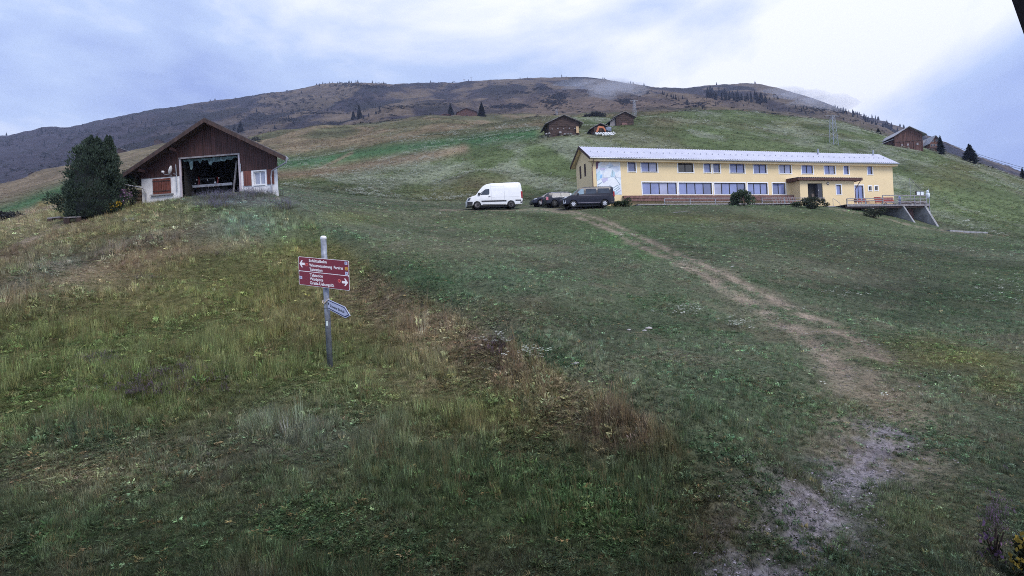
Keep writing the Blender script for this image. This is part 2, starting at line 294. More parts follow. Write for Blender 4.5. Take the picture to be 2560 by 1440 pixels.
# ------------------------------------------------------------------ materials
def mat(name, c, rough=0.7, var=0.15, scale=8.0, bump=0.0, metal=0.0, spec=0.5, bscale=None, stretch=None, c2=None, detail=4):
    m = bpy.data.materials.new(name); m.use_nodes = True
    t = m.node_tree; p = t.nodes['Principled BSDF']
    p.inputs['Roughness'].default_value = rough; p.inputs['Metallic'].default_value = metal; p.inputs['Specular IOR Level'].default_value = spec
    co = N(t, 'ShaderNodeTexCoord'); mp = N(t, 'ShaderNodeMapping'); t.links.new(co.outputs['Object'], mp.inputs[0])
    if stretch: mp.inputs['Scale'].default_value = stretch
    nz = N(t, 'ShaderNodeTexNoise'); nz.inputs['Scale'].default_value = scale; nz.inputs['Detail'].default_value = detail
    t.links.new(mp.outputs[0], nz.inputs['Vector'])
    r = N(t, 'ShaderNodeValToRGB')
    lo = [max(0, x * (1 - var * 1.6)) for x in c]; hi = [min(1, x * (1 + var * 1.6)) for x in (c2 or c)]
    r.color_ramp.elements[0].position = .3; r.color_ramp.elements[1].position = .7
    r.color_ramp.elements[0].color = (*lo, 1); r.color_ramp.elements[1].color = (*hi, 1)
    t.links.new(nz.outputs[0], r.inputs[0]); t.links.new(r.outputs[0], p.inputs['Base Color'])
    if bump:
        bn = N(t, 'ShaderNodeTexNoise'); bn.inputs['Scale'].default_value = bscale or scale * 4; t.links.new(mp.outputs[0], bn.inputs['Vector'])
        b = N(t, 'ShaderNodeBump'); b.inputs['Strength'].default_value = bump; b.inputs['Distance'].default_value = 0.02
        t.links.new(bn.outputs[0], b.inputs['Height']); t.links.new(b.outputs[0], p.inputs['Normal'])
    return m
def ground_mat():
    m = bpy.data.materials.new('plant_cover'); m.use_nodes = True
    t = m.node_tree; p = t.nodes['Principled BSDF']; p.inputs['Roughness'].default_value = 0.95; p.inputs['Specular IOR Level'].default_value = 0.05
    a = N(t, 'ShaderNodeAttribute', attribute_name='cover'); g = N(t, 'ShaderNodeNewGeometry')
    def noise(sc, det, vec=None):
        n = N(t, 'ShaderNodeTexNoise'); n.inputs['Scale'].default_value = sc; n.inputs['Detail'].default_value = det; n.inputs['Roughness'].default_value = .65
        t.links.new(g.outputs['Position'], n.inputs['Vector']); return n
    def mul(fac, colr, lo, hi):
        r = N(t, 'ShaderNodeMapRange'); r.inputs[1].default_value = .3; r.inputs[2].default_value = .7; r.inputs[3].default_value = lo; r.inputs[4].default_value = hi
        t.links.new(fac, r.inputs[0])
        v = N(t, 'ShaderNodeVectorMath', operation='SCALE'); t.links.new(colr, v.inputs[0]); t.links.new(r.outputs[0], v.inputs['Scale']); return v.outputs[0]
    c = mul(noise(14, 3).outputs[0], a.outputs['Color'], .62, 1.35)
    c = mul(noise(2.2, 5).outputs[0], c, .72, 1.3)
    c = mul(noise(.16, 8).outputs[0], c, .70, 1.35)
    far = noise(.035, 12); far.inputs['Distortion'].default_value = .8
    c = mul(far.outputs[0], c, .62, 1.42)
    t.links.new(c, p.inputs['Base Color'])
    b = N(t, 'ShaderNodeBump'); b.inputs['Strength'].default_value = .7; b.inputs['Distance'].default_value = .12
    t.links.new(noise(5, 6).outputs[0], b.inputs['Height'])
    b2 = N(t, 'ShaderNodeBump'); b2.inputs['Strength'].default_value = .55; b2.inputs['Distance'].default_value = 1.6
    t.links.new(noise(.25, 7).outputs[0], b2.inputs['Height'])
    b3 = N(t, 'ShaderNodeBump'); b3.inputs['Strength'].default_value = .5; b3.inputs['Distance'].default_value = 9.0
    t.links.new(noise(.03, 10).outputs[0], b3.inputs['Height']); t.links.new(b2.outputs[0], b3.inputs['Normal']); t.links.new(b.outputs[0], b2.inputs['Normal'])
    t.links.new(b3.outputs[0], p.inputs['Normal'])
    return m
M_GROUND = ground_mat()

# ------------------------------------------------------------------ ground sheets
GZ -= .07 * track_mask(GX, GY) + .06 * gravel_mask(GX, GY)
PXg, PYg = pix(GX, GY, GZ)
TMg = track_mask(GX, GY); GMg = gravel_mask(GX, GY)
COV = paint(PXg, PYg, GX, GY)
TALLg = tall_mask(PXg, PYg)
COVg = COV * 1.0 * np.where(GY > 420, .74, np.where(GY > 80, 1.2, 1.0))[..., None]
DN = (0.8 + .5 * fbm(GX * 3, GY * 3, 77, 2))[..., None]
COVg = COVg * (1 - TMg[..., None]) + DIRT * DN * .8 * TMg[..., None]
COVg = COVg * (1 - GMg[..., None]) + GRAVEL * DN * GMg[..., None]
def sheet(name, label, cat, quadmask):
    idx = np.arange(NT_ * NS_).reshape(NT_, NS_)
    q = np.stack([idx[:-1, :-1], idx[:-1, 1:], idx[1:, 1:], idx[1:, :-1]], -1)[quadmask]
    used, inv = np.unique(q, return_inverse=True); q = inv.reshape(-1, 4)
    co = np.stack([GX, GY, GZ], -1).reshape(-1, 3)[used]
    me = bpy.data.meshes.new(name)
    me.vertices.add(len(co)); me.vertices.foreach_set('co', co.astype(np.float32).ravel())
    me.loops.add(q.size); me.loops.foreach_set('vertex_index', q.astype(np.int32).ravel())
    me.polygons.add(len(q)); me.polygons.foreach_set('loop_start', np.arange(0, q.size, 4, dtype=np.int32)); me.polygons.foreach_set('loop_total', np.full(len(q), 4, np.int32))
    me.update(calc_edges=True)
    at_ = me.attributes.new('cover', 'FLOAT_COLOR', 'POINT')
    cc = np.ones((len(used), 4), np.float32); cc[:, :3] = COVg.reshape(-1, 3)[used]; at_.data.foreach_set('color', cc.ravel())
    me.polygons.foreach_set('use_smooth', np.ones(len(q), bool))
    me.materials.append(M_GROUND)
    o = bpy.data.objects.new(name, me); col.objects.link(o)
    o['label'] = label; o['category'] = cat; o['kind'] = 'structure'
    return o
qm = (TMg[:-1, :-1] + TMg[1:, 1:] + TMg[:-1, 1:] + TMg[1:, :-1]) / 4
qg = (GMg[:-1, :-1] + GMg[1:, 1:] + GMg[:-1, 1:] + GMg[1:, :-1]) / 4
qy = GY[:-1, :-1]
m_path = (qm > 0.5) & (qy < 95); m_grav = (qg > 0.5) & (qy < 20) & ~m_path
m_near = (qy < 90) & ~m_path & ~m_grav; m_hill = (qy >= 90) & (qy < 400); m_mt = qy >= 400
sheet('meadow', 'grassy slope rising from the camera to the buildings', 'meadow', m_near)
sheet('path', 'worn earth tracks crossing the mown slope', 'path', m_path)
sheet('gravel_path', 'bare stony patch at the foot of the track', 'path', m_grav)
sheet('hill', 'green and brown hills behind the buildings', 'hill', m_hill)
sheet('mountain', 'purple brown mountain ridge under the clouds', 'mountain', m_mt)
# ------------------------------------------------------------------ builders
class MB:
    def __init__(s): s.v = []; s.f = []
    def add(s, vs_, fs):
        o = len(s.v); s.v += [tuple(p) for p in vs_]; s.f += [tuple(i + o for i in f) for f in fs]; return s
    def box(s, x0, x1, y0, y1, z0, z1):
        return s.add([(x0,y0,z0),(x1,y0,z0),(x1,y1,z0),(x0,y1,z0),(x0,y0,z1),(x1,y0,z1),(x1,y1,z1),(x0,y1,z1)],
                     [(0,3,2,1),(4,5,6,7),(0,1,5,4),(1,2,6,5),(2,3,7,6),(3,0,4,7)])
    def poly(s, pts): return s.add(pts, [tuple(range(len(pts)))])
    def prism(s, pts, y0, y1):
        """outline in x,z (counter-clockwise seen from -y) pushed from y0 back to y1"""
        n = len(pts)
        return s.add([(x, y0, z) for x, z in pts] + [(x, y1, z) for x, z in pts],
                     [tuple(range(n)), tuple(range(2*n-1, n-1, -1))] + [(i, i+n, (i+1) % n + n, (i+1) % n) for i in range(n)])
    def beam(s, p0, p1, w, h, up=(0, 0, 1)):
        p0, p1 = Vector(p0), Vector(p1); d = (p1 - p0).normalized(); up = Vector(up)
        a = d.cross(up)
        if a.length < 1e-4: a = d.cross(Vector((0, 1, 0)))
        a.normalize(); b = a.cross(d); a *= w / 2; b *= h / 2
        q = [p0-a-b, p0+a-b, p0+a+b, p0-a+b, p1-a-b, p1+a-b, p1+a+b, p1-a+b]
        return s.add(q, [(0,1,2,3),(7,6,5,4),(0,4,5,1),(1,5,6,2),(2,6,7,3),(3,7,4,0)])
    def tube(s, pts, r, n=8, r1=None):
        pts = [Vector(p) for p in pts]; k = len(pts); rings = []; prev = None
        o = len(s.v)
        for i, p in enumerate(pts):
            d = (pts[min(i+1, k-1)] - pts[max(i-1, 0)]).normalized()
            a = prev - d * prev.dot(d) if prev is not None else d.orthogonal()
            a.normalize(); prev = a; b = d.cross(a)
            rr = r if r1 is None else r + (r1 - r) * i / max(1, k - 1)
            s.v += [tuple(p + a * math.cos(2*math.pi*j/n) * rr + b * math.sin(2*math.pi*j/n) * rr) for j in range(n)]
        for i in range(k-1):
            s.f += [(o+i*n+j, o+i*n+(j+1) % n, o+(i+1)*n+(j+1) % n, o+(i+1)*n+j) for j in range(n)]
        s.f += [tuple(o + j for j in range(n-1, -1, -1)), tuple(o + (k-1)*n + j for j in range(n))]
        return s
    def lathe(s, prof, c=(0, 0, 0), axis='z', n=20):
        o = len(s.v); c = Vector(c)
        for r, h in prof:
            for j in range(n):
                a = 2*math.pi*j/n; x, y = r*math.cos(a), r*math.sin(a)
                s.v.append(tuple(c + Vector({'z': (x, y, h), 'y': (x, h, y), 'x': (h, x, y)}[axis])))
        for i in range(len(prof)-1):
            s.f += [(o+i*n+j, o+i*n+(j+1) % n, o+(i+1)*n+(j+1) % n, o+(i+1)*n+j) for j in range(n)]
        if prof[0][0] > 1e-4: s.f.append(tuple(o+j for j in range(n-1, -1, -1)))
        if prof[-1][0] > 1e-4: s.f.append(tuple(o+(len(prof)-1)*n+j for j in range(n)))
        return s
    def build(s, name, m, parent=None, smooth=False, label=None, kind=None, loc=None, bevel=0.0):
        me = bpy.data.meshes.new(name); me.from_pydata(s.v, [], s.f); me.update()
        bm = bmesh.new(); bm.from_mesh(me); bmesh.ops.recalc_face_normals(bm, faces=bm.faces); bm.to_mesh(me); bm.free()
        me.materials.append(m)
        if smooth: me.polygons.foreach_set('use_smooth', [True] * len(me.polygons))
        o = bpy.data.objects.new(name, me); col.objects.link(o)
        if parent is not None: o.parent = parent
        if loc is not None: o.location = loc
        if label: o['label'] = label
        if kind: o['kind'] = kind
        if bevel:
            b = o.modifiers.new('bevel', 'BEVEL'); b.width = bevel; b.segments = 2; b.limit_method = 'ANGLE'; b.angle_limit = R(35)
        return o
def tag(o, label, cat, group=None):
    o['label'] = label; o['category'] = cat
    if group: o['group'] = group
    return o
def thing(name, loc, rz, label, cat, group=None):
    o = bpy.data.objects.new(name, None); col.objects.link(o); o.location = loc; o.rotation_euler = (0, 0, rz); o.empty_display_size = .3
    return tag(o, label, cat, group)
def copy_tree(o, parent=None, loc=None, rz=None, scale=None, label=None):
    c = o.copy(); col.objects.link(c)
    if parent is not None: c.parent = parent
    if loc is not None: c.location = loc
    if rz is not None: c.rotation_euler = (0, 0, rz)
    if scale is not None: c.scale = scale if hasattr(scale, '__len__') else (scale,) * 3
    if label: c['label'] = label
    for ch in o.children: copy_tree(ch, c)
    return c
def facade(O, a):
    """photo pixel -> (x, z) on the plane y = d of a building frame"""
    ca, sa = math.cos(a), math.sin(a)
    def f(px, py, d=0.0):
        u, v = uv(px, py); r = Vector((u / F, 1.0, v / F)); C = Vector((0, 0, HC)); n = Vector((-sa, ca, 0))
        t = (d - (C - O).dot(n)) / r.dot(n)
        P = C + r * t - O
        return P.x * ca + P.y * sa, P.z
    return f
M_WHITE = mat('white_paint', (.86, .86, .87), .6, .03, 6)
M_DARKWOOD = mat('dark_brown_wood', (.055, .030, .024), .75, .35, 5, .2, stretch=(1, 1, .15))
M_REDWOOD = mat('red_brown_wood', (.085, .034, .026), .7, .35, 7, .2, stretch=(1, 1, .15))
M_GREYWOOD = mat('weathered_grey_wood', (.26, .24, .25), .8, .25, 6, .2)
M_OLDWOOD = mat('old_sunburnt_logs', (.060, .036, .030), .85, .5, 3, .3, stretch=(.25, .25, 2.5))
M_STEEL = mat('galvanised_steel', (.34, .36, .40), .42, .15, 12, 0, .6)
M_CONC = mat('concrete', (.27, .27, .285), .9, .2, 1.5, .2)
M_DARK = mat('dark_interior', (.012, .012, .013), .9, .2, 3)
M_FRAME = mat('dark_window_frame', (.022, .019, .022), .5, .1, 4)
def glass_mat(name, c, rough=.12, spec=.6):
    m = mat(name, c, rough, .12, .7, spec=spec); m.node_tree.nodes['Principled BSDF'].inputs['IOR'].default_value = 1.6; return m
M_PANE = glass_mat('window_glass', (.20, .24, .46))  # blue pane colours carry the reflected sky, painted into the base
M_PANE_B = glass_mat('window_glass_dim', (.12, .145, .28)); M_PANE_C = glass_mat('window_glass_curtain', (.34, .36, .52))
M_PANE_D = glass_mat('dark_window_glass', (.02, .021, .026))

def windows_part(P, x0, x1, z0, z1, n, y=0.0, fm=M_FRAME, gm=M_PANE, trim=M_WHITE, depth=.12, t=.07, gms=None, tw=.13, sill=True, arch='window'):
    """frame part with one pane sub-part per light, a painted surround and a sill"""
    f = MB(); ya, yb = y + depth, y + depth + .07
    f.box(x0, x1, ya, yb, z1 - t, z1); f.box(x0, x1, ya, yb, z0, z0 + t)
    w = (x1 - x0) / n
    for k in range(n + 1):
        xc = x0 + k * w; a, b = (xc - t * .8, xc + t * .8)
        f.box(max(x0, a), min(x1, b), ya - .003, yb, z0 + t, z1 - t)
    o = f.build(arch, fm, P)
    for k in range(n):
        MB().box(x0 + k*w + t*.8, x0 + (k+1)*w - t*.8, ya + .03, ya + .05, z0 + t, z1 - t).build('pane', (gms or [gm] * n)[k], o)
    if trim:
        s = MB(); h = y - .018
        s.box(x0 - tw, x0, h, y + .002, z0 - tw, z1 + tw); s.box(x1, x1 + tw, h, y + .002, z0 - tw, z1 + tw)
        s.box(x0, x1, h, y + .002, z1, z1 + tw); s.build('surround', trim, o)
        if sill: MB().box(x0, x1, y - .06, y + depth, z0 - .07, z0).build('sill', trim, o)
    return o
def wall_with_holes(mb, x0, x1, z0, z1, holes, y=0.0, rev=.2):
    xs = sorted({x0, x1, *[h[0] for h in holes], *[h[1] for h in holes]}); zs = sorted({z0, z1, *[h[2] for h in holes], *[h[3] for h in holes]})
    for a, b in zip(xs[:-1], xs[1:]):
        for c, d in zip(zs[:-1], zs[1:]):
            mx_, mz_ = (a+b)/2, (c+d)/2
            if any(h[0] < mx_ < h[1] and h[2] < mz_ < h[3] for h in holes): continue
            mb.poly([(a, y, c), (b, y, c), (b, y, d), (a, y, d)])
    for a, b, c, d in holes:
        mb.poly([(a,y,c),(a,y,d),(a,y+rev,d),(a,y+rev,c)]); mb.poly([(b,y,c),(b,y+rev,c),(b,y+rev,d),(b,y,d)])
        mb.poly([(a,y,d),(b,y,d),(b,y+rev,d),(a,y+rev,d)]); mb.poly([(a,y,c),(a,y+rev,c),(b,y+rev,c),(b,y,c)])

# ------------------------------------------------------------------ long yellow lodge
YB_O = at(1483, 505, 66.0); YB_A = R(17.0); YB_D = 4.4
yf0 = facade(YB_O, YB_A)
def yf(px, py, d=0.0):
    return yf0(px, py + 8.0 * max(0.0, 1 - ((px - 1860) / 380.0) ** 2), d)
YL = yf(2233, 460)[0]; YH = yf(1483, 396)[1]
lodge = thing('lodge_building', YB_O, YB_A, 'long two-storey yellow lodge with pale corrugated roof and mural', 'building')
M_YEL = mat('yellow_render', (.80, .63, .37), .9, .02, .7)
M_ROOFP = mat('pale_lilac_roof_sheet', (.54, .54, .63), .35, .05, .8, metal=.1)
M_FASC = mat('cream_fascia', (.75, .58, .33), .7, .05, 3)
M_BRACK = mat('brown_terrace_boards', (.17, .085, .075), .75, .25, 4, .2)
up = [(1570,1589,397,423,1),(1603,1643,397,423,2),(1695,1733,397,422,2),(1760,1777,397,423,1),(1783,1800,397,423,1),(1825,1861,398,424,2),(1884,1916,400,425,2),
      (1948,1978,402,427,2),(2004.5,2032.5,405,431,2),(2061,2088,408,434,2),(2110,2122,411,437,1),(2169,2181,415,439,1)]
lo = [(1606,1692,449.5,478.5,4),(1697.5,1780,449.5,478.5,4),(1786,1864,449,478,4),(1870,1919,451,478,3),(1931.5,1963.5,452.5,477.5,2),(2137,2159,460,499,2),(2171.5,2179,463,474,1),(2187,2194.5,463,474,1)]
def rect(f, px0, px1, py0, py1, d=0.0):
    pm, ym = (px0+px1)/2, (py0+py1)/2
    return f(px0, ym, d)[0], f(px1, ym, d)[0], f(pm, py1, d)[1], f(pm, py0, d)[1]
holes = []
for w in up + lo: holes.append(rect(yf, *w[:4]))
# straighten each row
zu0, zu1 = np.median([h[2] for h in holes[:12]]), np.median([h[3] for h in holes[:12]])
zl0, zl1 = np.median([h[2] for h in holes[12:17]]), np.median([h[3] for h in holes[12:17]])
holes = [(h[0], h[1], float(zu0), float(zu1)) for h in holes[:12]] + [(h[0], h[1], float(zl0), float(zl1)) for h in holes[12:17]] + [tuple(float(x) for x in h) for h in holes[17:]]
h5 = holes[17]; holes[17] = (h5[0], h5[1], 0.02, 2.1)
wl = MB(); wall_with_holes(wl, 0, YL, -2.6, YH, holes)
RZ = yf(1600, 366, YB_D / 2)[1]                      # ridge height
side = [(0, -2.6), (YB_D, -2.6), (YB_D, YH), (YB_D/2, RZ - .18), (0, YH)]
wl.add([(0, y, z) for y, z in side], [(4, 3, 2, 1, 0)]); wl.add([(YL, y, z) for y, z in side], [(0, 1, 2, 3, 4)])
wl.add([(0, YB_D, -2.6), (YL, YB_D, -2.6), (YL, YB_D, YH), (0, YB_D, YH)], [(1, 0, 3, 2)])
wl.build('wall', M_YEL, lodge)
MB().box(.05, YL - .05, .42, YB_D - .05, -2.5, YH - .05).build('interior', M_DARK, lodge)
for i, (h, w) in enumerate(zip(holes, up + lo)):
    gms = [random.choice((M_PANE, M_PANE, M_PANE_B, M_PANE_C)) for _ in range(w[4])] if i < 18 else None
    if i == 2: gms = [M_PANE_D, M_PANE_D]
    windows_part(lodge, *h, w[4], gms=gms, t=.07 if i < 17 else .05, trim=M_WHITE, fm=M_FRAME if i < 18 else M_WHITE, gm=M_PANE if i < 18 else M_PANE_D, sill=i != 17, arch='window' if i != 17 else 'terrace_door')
for k, (a, b) in enumerate([((1498, 415), (1461.5, 440))] if False else [(.35, .52), (.66, .83)]):
    MB().box(-.02, .03, a * YB_D, a * YB_D + .45, YH - 1.75, YH - .25).build('gable_slit_window', M_DARKWOOD, lodge)
for a in (.12, .5):
    MB().box(-.02, .03, a * YB_D, a * YB_D + 1.1, .2, 1.5).build('gable_window', M_FRAME, lodge)
# roof: corrugated front slope
ov, og = .7, .5
ez = yf(1600, 390, -ov)[1]; rz0 = RZ
nw = int((YL + 2 * og) / .36); X = np.linspace(-og, YL + og * .7, nw * 4 + 1)
wave = .035 * np.sin(np.linspace(0, 2 * math.pi * nw, nw * 4 + 1))
rf = MB()
for (ya, za, yb, zb) in ((-ov, ez, YB_D/2, rz0), (YB_D/2, rz0, YB_D + ov, ez)):
    o = len(rf.v)
    rf.v += [(x, ya, za + w) for x, w in zip(X, wave)] + [(x, yb, zb + w) for x, w in zip(X, wave)]
    n = len(X); rf.f += [(o+i, o+i+1, o+n+i+1, o+n+i) for i in range(n-1)]
roof = rf.build('roof', M_ROOFP, lodge)
sl = MB(); th = .16
for (ya, za, yb, zb) in ((-ov + .03, ez - .06, YB_D/2, rz0 - .06), (YB_D/2, rz0 - .06, YB_D + ov - .03, ez - .06)):
    sl.add([(-og+.02, ya, za), (YL+og*.7-.02, ya, za), (YL+og*.7-.02, yb, zb), (-og+.02, yb, zb), (-og+.02, ya, za-th), (YL+og*.7-.02, ya, za-th), (YL+og*.7-.02, yb, zb-th), (-og+.02, yb, zb-th)],
           [(0,1,2,3),(7,6,5,4),(0,4,5,1),(1,5,6,2),(2,6,7,3),(3,7,4,0)])
sl.build('roof_deck', M_FASC, roof)
vb = MB()
for (ya, za, yb, zb) in ((-ov, ez + .02, YB_D/2, rz0 + .02), (YB_D/2, rz0 + .02, YB_D + ov, ez + .02)):
    vb.add([(-og-.04, ya, za-.3), (-og+.02, ya, za-.3), (-og+.02, yb, zb-.3), (-og-.04, yb, zb-.3), (-og-.04, ya, za+.02), (-og+.02, ya, za+.02), (-og+.02, yb, zb+.02), (-og-.04, yb, zb+.02)],
           [(0,1,2,3),(7,6,5,4),(0,4,5,1),(1,5,6,2),(2,6,7,3),(3,7,4,0)])
vb.build('barge_board', M_DARKWOOD, roof)
MB().box(-og*.9, YL + og*.6, -ov+.12, -.02, ez - .42, ez - .22).build('fascia', M_FASC, lodge)
MB().tube([(-og, -ov-.06, ez-.12), (YL + og*.7, -ov-.06, ez-.12)], .075, 8).build('gutter', M_STEEL, roof)
g = MB()
for k in range(int(YL / .9)):
    g.box(.3 + k*.9, .36 + k*.9, -ov + 1.35, -ov + 1.43, ez + (rz0-ez)*1.4/(YB_D/2+ov), ez + (rz0-ez)*1.4/(YB_D/2+ov) + .13)
g.build('snow_guards', M_STEEL, roof, kind='stuff')
vx = yf(2036, 374, YB_D/2)[0]
for xx in (vx, YL - 1.5):
    MB().tube([(xx, YB_D/2 - .6, rz0 - .3), (xx, YB_D/2 - .6, rz0 + .38)], .11, 8).build('vent_pipe', M_STEEL, roof)
MB().tube([(.06, -ov+.02, ez-.2), (.06, -.35, ez-.75), (.06, -.10, ez-1.0), (.06, -.10, -.4)], .05, 8).build('downpipe', mat('brown_pipe', (.16, .1, .085), .5), lodge)
MB().box(-.008, YL, -.02, 0, -2.6, -.02).build('plinth', mat('beige_plinth', (.55, .40, .22), .9, .1, 2), lodge)
# mural: pale relief panel
mu = rect(yf, 1491, 1552, 399, 485)
def mural(pts): return [(mu[0] + (mu[1]-mu[0]) * x, mu[2] + (mu[3]-mu[2]) * z) for x, z in pts]
MUR = MB(); MUR.box(mu[0], mu[1], -.03, .0, mu[2], mu[3]); mural_o = MUR.build('mural', mat('pale_blue_mural', (.62, .70, .86), .7, .14, 1.1, c2=(.74, .78, .88)), lodge, label='tall pale blue and white abstract mural on the yellow wall')
MC = {'w': mat('mural_white', (.80, .82, .86), .7, .04, 2), 'l': mat('mural_lilac', (.56, .54, .74), .7, .1, 2), 'b': mat('mural_blue', (.30, .52, .80), .7, .1, 2), 'g': mat('mural_grey', (.36, .44, .50), .7, .1, 2),
      'p': mat('mural_plum', (.16, .08, .13), .7, .1, 2), 'c': mat('mural_cream', (.78, .74, .70), .7, .05, 2), 't': mat('mural_teal', (.50, .68, .78), .7, .1, 2)}
for i, (k, pts) in enumerate([
  ('p', [(.0, .73), (.07, .76), (.10, .90), (.24, .97), (.30, 1), (0, 1)]), ('c', [(.18, .86), (.3, .95), (.5, .97), (.55, .9), (.4, .84), (.25, .8)]), ('w', [(.08, .74), (.18, .84), (.42, .84), (.42, .8), (.18, .79)]),
  ('g', [(.13, .78), (.18, .815), (.42, .815), (.42, .795), (.2, .79)]), ('l', [(.14, .77), (.4, .78), (.34, .71), (.2, .70)]), ('c', [(.6, .98), (.97, .97), (.97, .84), (.7, .82)]), ('g', [(.5, .79), (.7, .86), (.72, .83), (.55, .77)]),
  ('t', [(.0, .6), (.14, .7), (.2, .48), (.02, .4)]), ('b', [(.15, .55), (.24, .6), (.22, .48), (.13, .48)]), ('w', [(.28, .62), (.5, .75), (.66, .70), (.54, .50), (.28, .49)]), ('t', [(.58, .53), (.64, .73), (.78, .62), (.72, .52)]),
  ('g', [(.635, .54), (.65, .72), (.665, .72), (.655, .54)]), ('w', [(.74, .6), (1, .7), (1, .52), (.8, .5)]), ('l', [(.2, .46), (.46, .49), (.44, .42), (.26, .33)]), ('g', [(.02, .29), (.2, .37), (.2, .345), (.04, .27)]),
  ('w', [(.44, .44), (.72, .5), (.94, .30), (.66, .2), (.5, .28)]), ('g', [(.74, .5), (.77, .5), (.96, .29), (.92, .29)]), ('w', [(.06, .26), (.46, .40), (.5, .28), (.5, .12), (.1, .1)]),
  ('g', [(.62, .19), (.84, .29), (.85, .27), (.64, .175)]), ('g', [(.70, .155), (.90, .25), (.91, .23), (.72, .14)]), ('g', [(.76, .115), (.93, .20), (.94, .18), (.78, .10)]), ('l', [(.82, .08), (.98, .15), (.98, .12), (.84, .065)]),
  ('t', [(.5, .2), (.62, .14), (.9, .06), (.75, .02), (.58, .05)]), ('w', [(.3, .1), (.5, .12), (.55, .03), (.35, .02)])]):
    MB().prism(mural(pts), -.04 - .0012 * i, -.028).build('mural_shape', MC[k], mural_o)
# porch
PD = -1.5
px0, px1, pz0, pz1 = rect(yf, 2000.5, 2136, 446, 502, PD); pz0 = -1.2
dh = rect(yf, 2020, 2057, 452, 497, PD); wh = rect(yf, 2091, 2103, 457.5, 480.5, PD); dh = (dh[0], dh[1], .02, dh[3])
porch = MB(); wall_with_holes(porch, px0, px1, pz0, pz1, [dh, wh], PD, .25)
porch.poly([(px0, PD, pz0), (px0, PD, pz1), (px0, -.005, pz1), (px0, -.005, pz0)]); porch.poly([(px1, PD, pz0), (px1, -.005, pz0), (px1, -.005, pz1), (px1, PD, pz1)]); porch.poly([(px0, PD, pz1), (px1, PD, pz1), (px1, -.005, pz1), (px0, -.005, pz1)])
po = porch.build('porch', M_YEL, lodge)
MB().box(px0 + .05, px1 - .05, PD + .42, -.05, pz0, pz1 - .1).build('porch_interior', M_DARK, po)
windows_part(lodge, *wh, 1, y=PD, t=.06)
dr = MB(); dr.box(dh[0], dh[0]+.09, PD+.12, PD+.2, dh[2], dh[3]); dr.box(dh[1]-.09, dh[1], PD+.12, PD+.2, dh[2], dh[3]); dr.box(dh[0], dh[1], PD+.12, PD+.2, dh[3]-.1, dh[3])
do = dr.build('entrance_door', M_FRAME, lodge)
lf = MB(); xo = dh[1] - (dh[1]-dh[0]) * .33
lf.box(xo, xo + .05, PD - .02, PD + .9, dh[2], dh[3] - .1); lf.build('open_leaf', mat('steel_blue_door', (.08, .085, .11), .4), do)
MB().box(xo + .06, dh[1] - .1, PD + .05, PD + .1, dh[2], dh[3] - .1).build('fixed_leaf', mat('dark_door', (.035, .036, .046), .35), do)
MB().box(dh[0] + (dh[1]-dh[0])*.4, dh[0] + (dh[1]-dh[0])*.58, PD + .4, PD + .41, dh[2], dh[2] + .75).build('inner_panel', mat('inner_brown', (.12, .09, .075), .6), do)
for zz, xx in ((dh[3]-.35, dh[0] + .35), (dh[2] + 1.15, xo + .12)):
    MB().lathe([(.001, -.01), (.06, -.01), (.06, .0)], (xx, PD + .045 if xx > dh[0] + 1 else PD + .39, zz), 'y', 10).build('round_sticker', M_WHITE, do)
c = yf(2069.5, 453, PD); MB().lathe([(.12, 0), (.19, -.03), (.22, -.02), (.22, 0)], (c[0], PD - .004, c[1]), 'y', 20).build('lamp_ring', mat('brown_ring', (.14, .10, .09), .5), lodge)
MB().lathe([(.001, -.04), (.115, -.03), (.115, -.002)], (c[0], PD - .004, c[1]), 'y', 20).build('lamp_glass', mat('lamp_glass', (.7, .62, .5), .3), lodge)
rx0 = yf(1978, 436, PD*.6)[0]; rx1 = px1 + 1.0; rl = yf(2060, 440, PD - .5)[1]; rh = rl + .16
n2 = int((rx1 - rx0) / .3); X2 = np.linspace(rx0, rx1, n2*4+1); w2 = .03*np.sin(np.linspace(0, 2*math.pi*n2, n2*4+1)); pr = MB()
pr.v = [(x, PD-.55, rl+w+.12) for x, w in zip(X2, w2)] + [(x, -.01, rh+w+.12) for x, w in zip(X2, w2)]; n = len(X2); pr.f = [(i, i+1, n+i+1, n+i) for i in range(n-1)]
pr_o = pr.build('porch_roof', M_ROOFP, lodge)
pb = MB(); q = [(rx0+.02, PD-.5), (rx1-.02, PD-.5)]
pb.add([(rx0+.02, PD-.5, rl-.22), (rx1-.02, PD-.5, rl-.22), (rx1-.02, -.01, rl-.22), (rx0+.02, -.01, rl-.22), (rx0+.02, PD-.5, rl+.07), (rx1-.02, PD-.5, rl+.07), (rx1-.02, -.01, rh+.07), (rx0+.02, -.01, rh+.07)], [(0,3,2,1),(4,5,6,7),(0,1,5,4),(1,2,6,5),(2,3,7,6),(3,0,4,7)])
pb.build('fascia', M_REDWOOD, pr_o)
dp = px1 + .25
MB().tube([(dp+.5, PD-.5, rl-.1), (dp, PD-.2, rl-1.0), (dp, PD+.1, rl-1.4), (dp, PD+.1, -.4)], .055, 8).build('downpipe', bpy.data.materials['brown_pipe'], lodge)
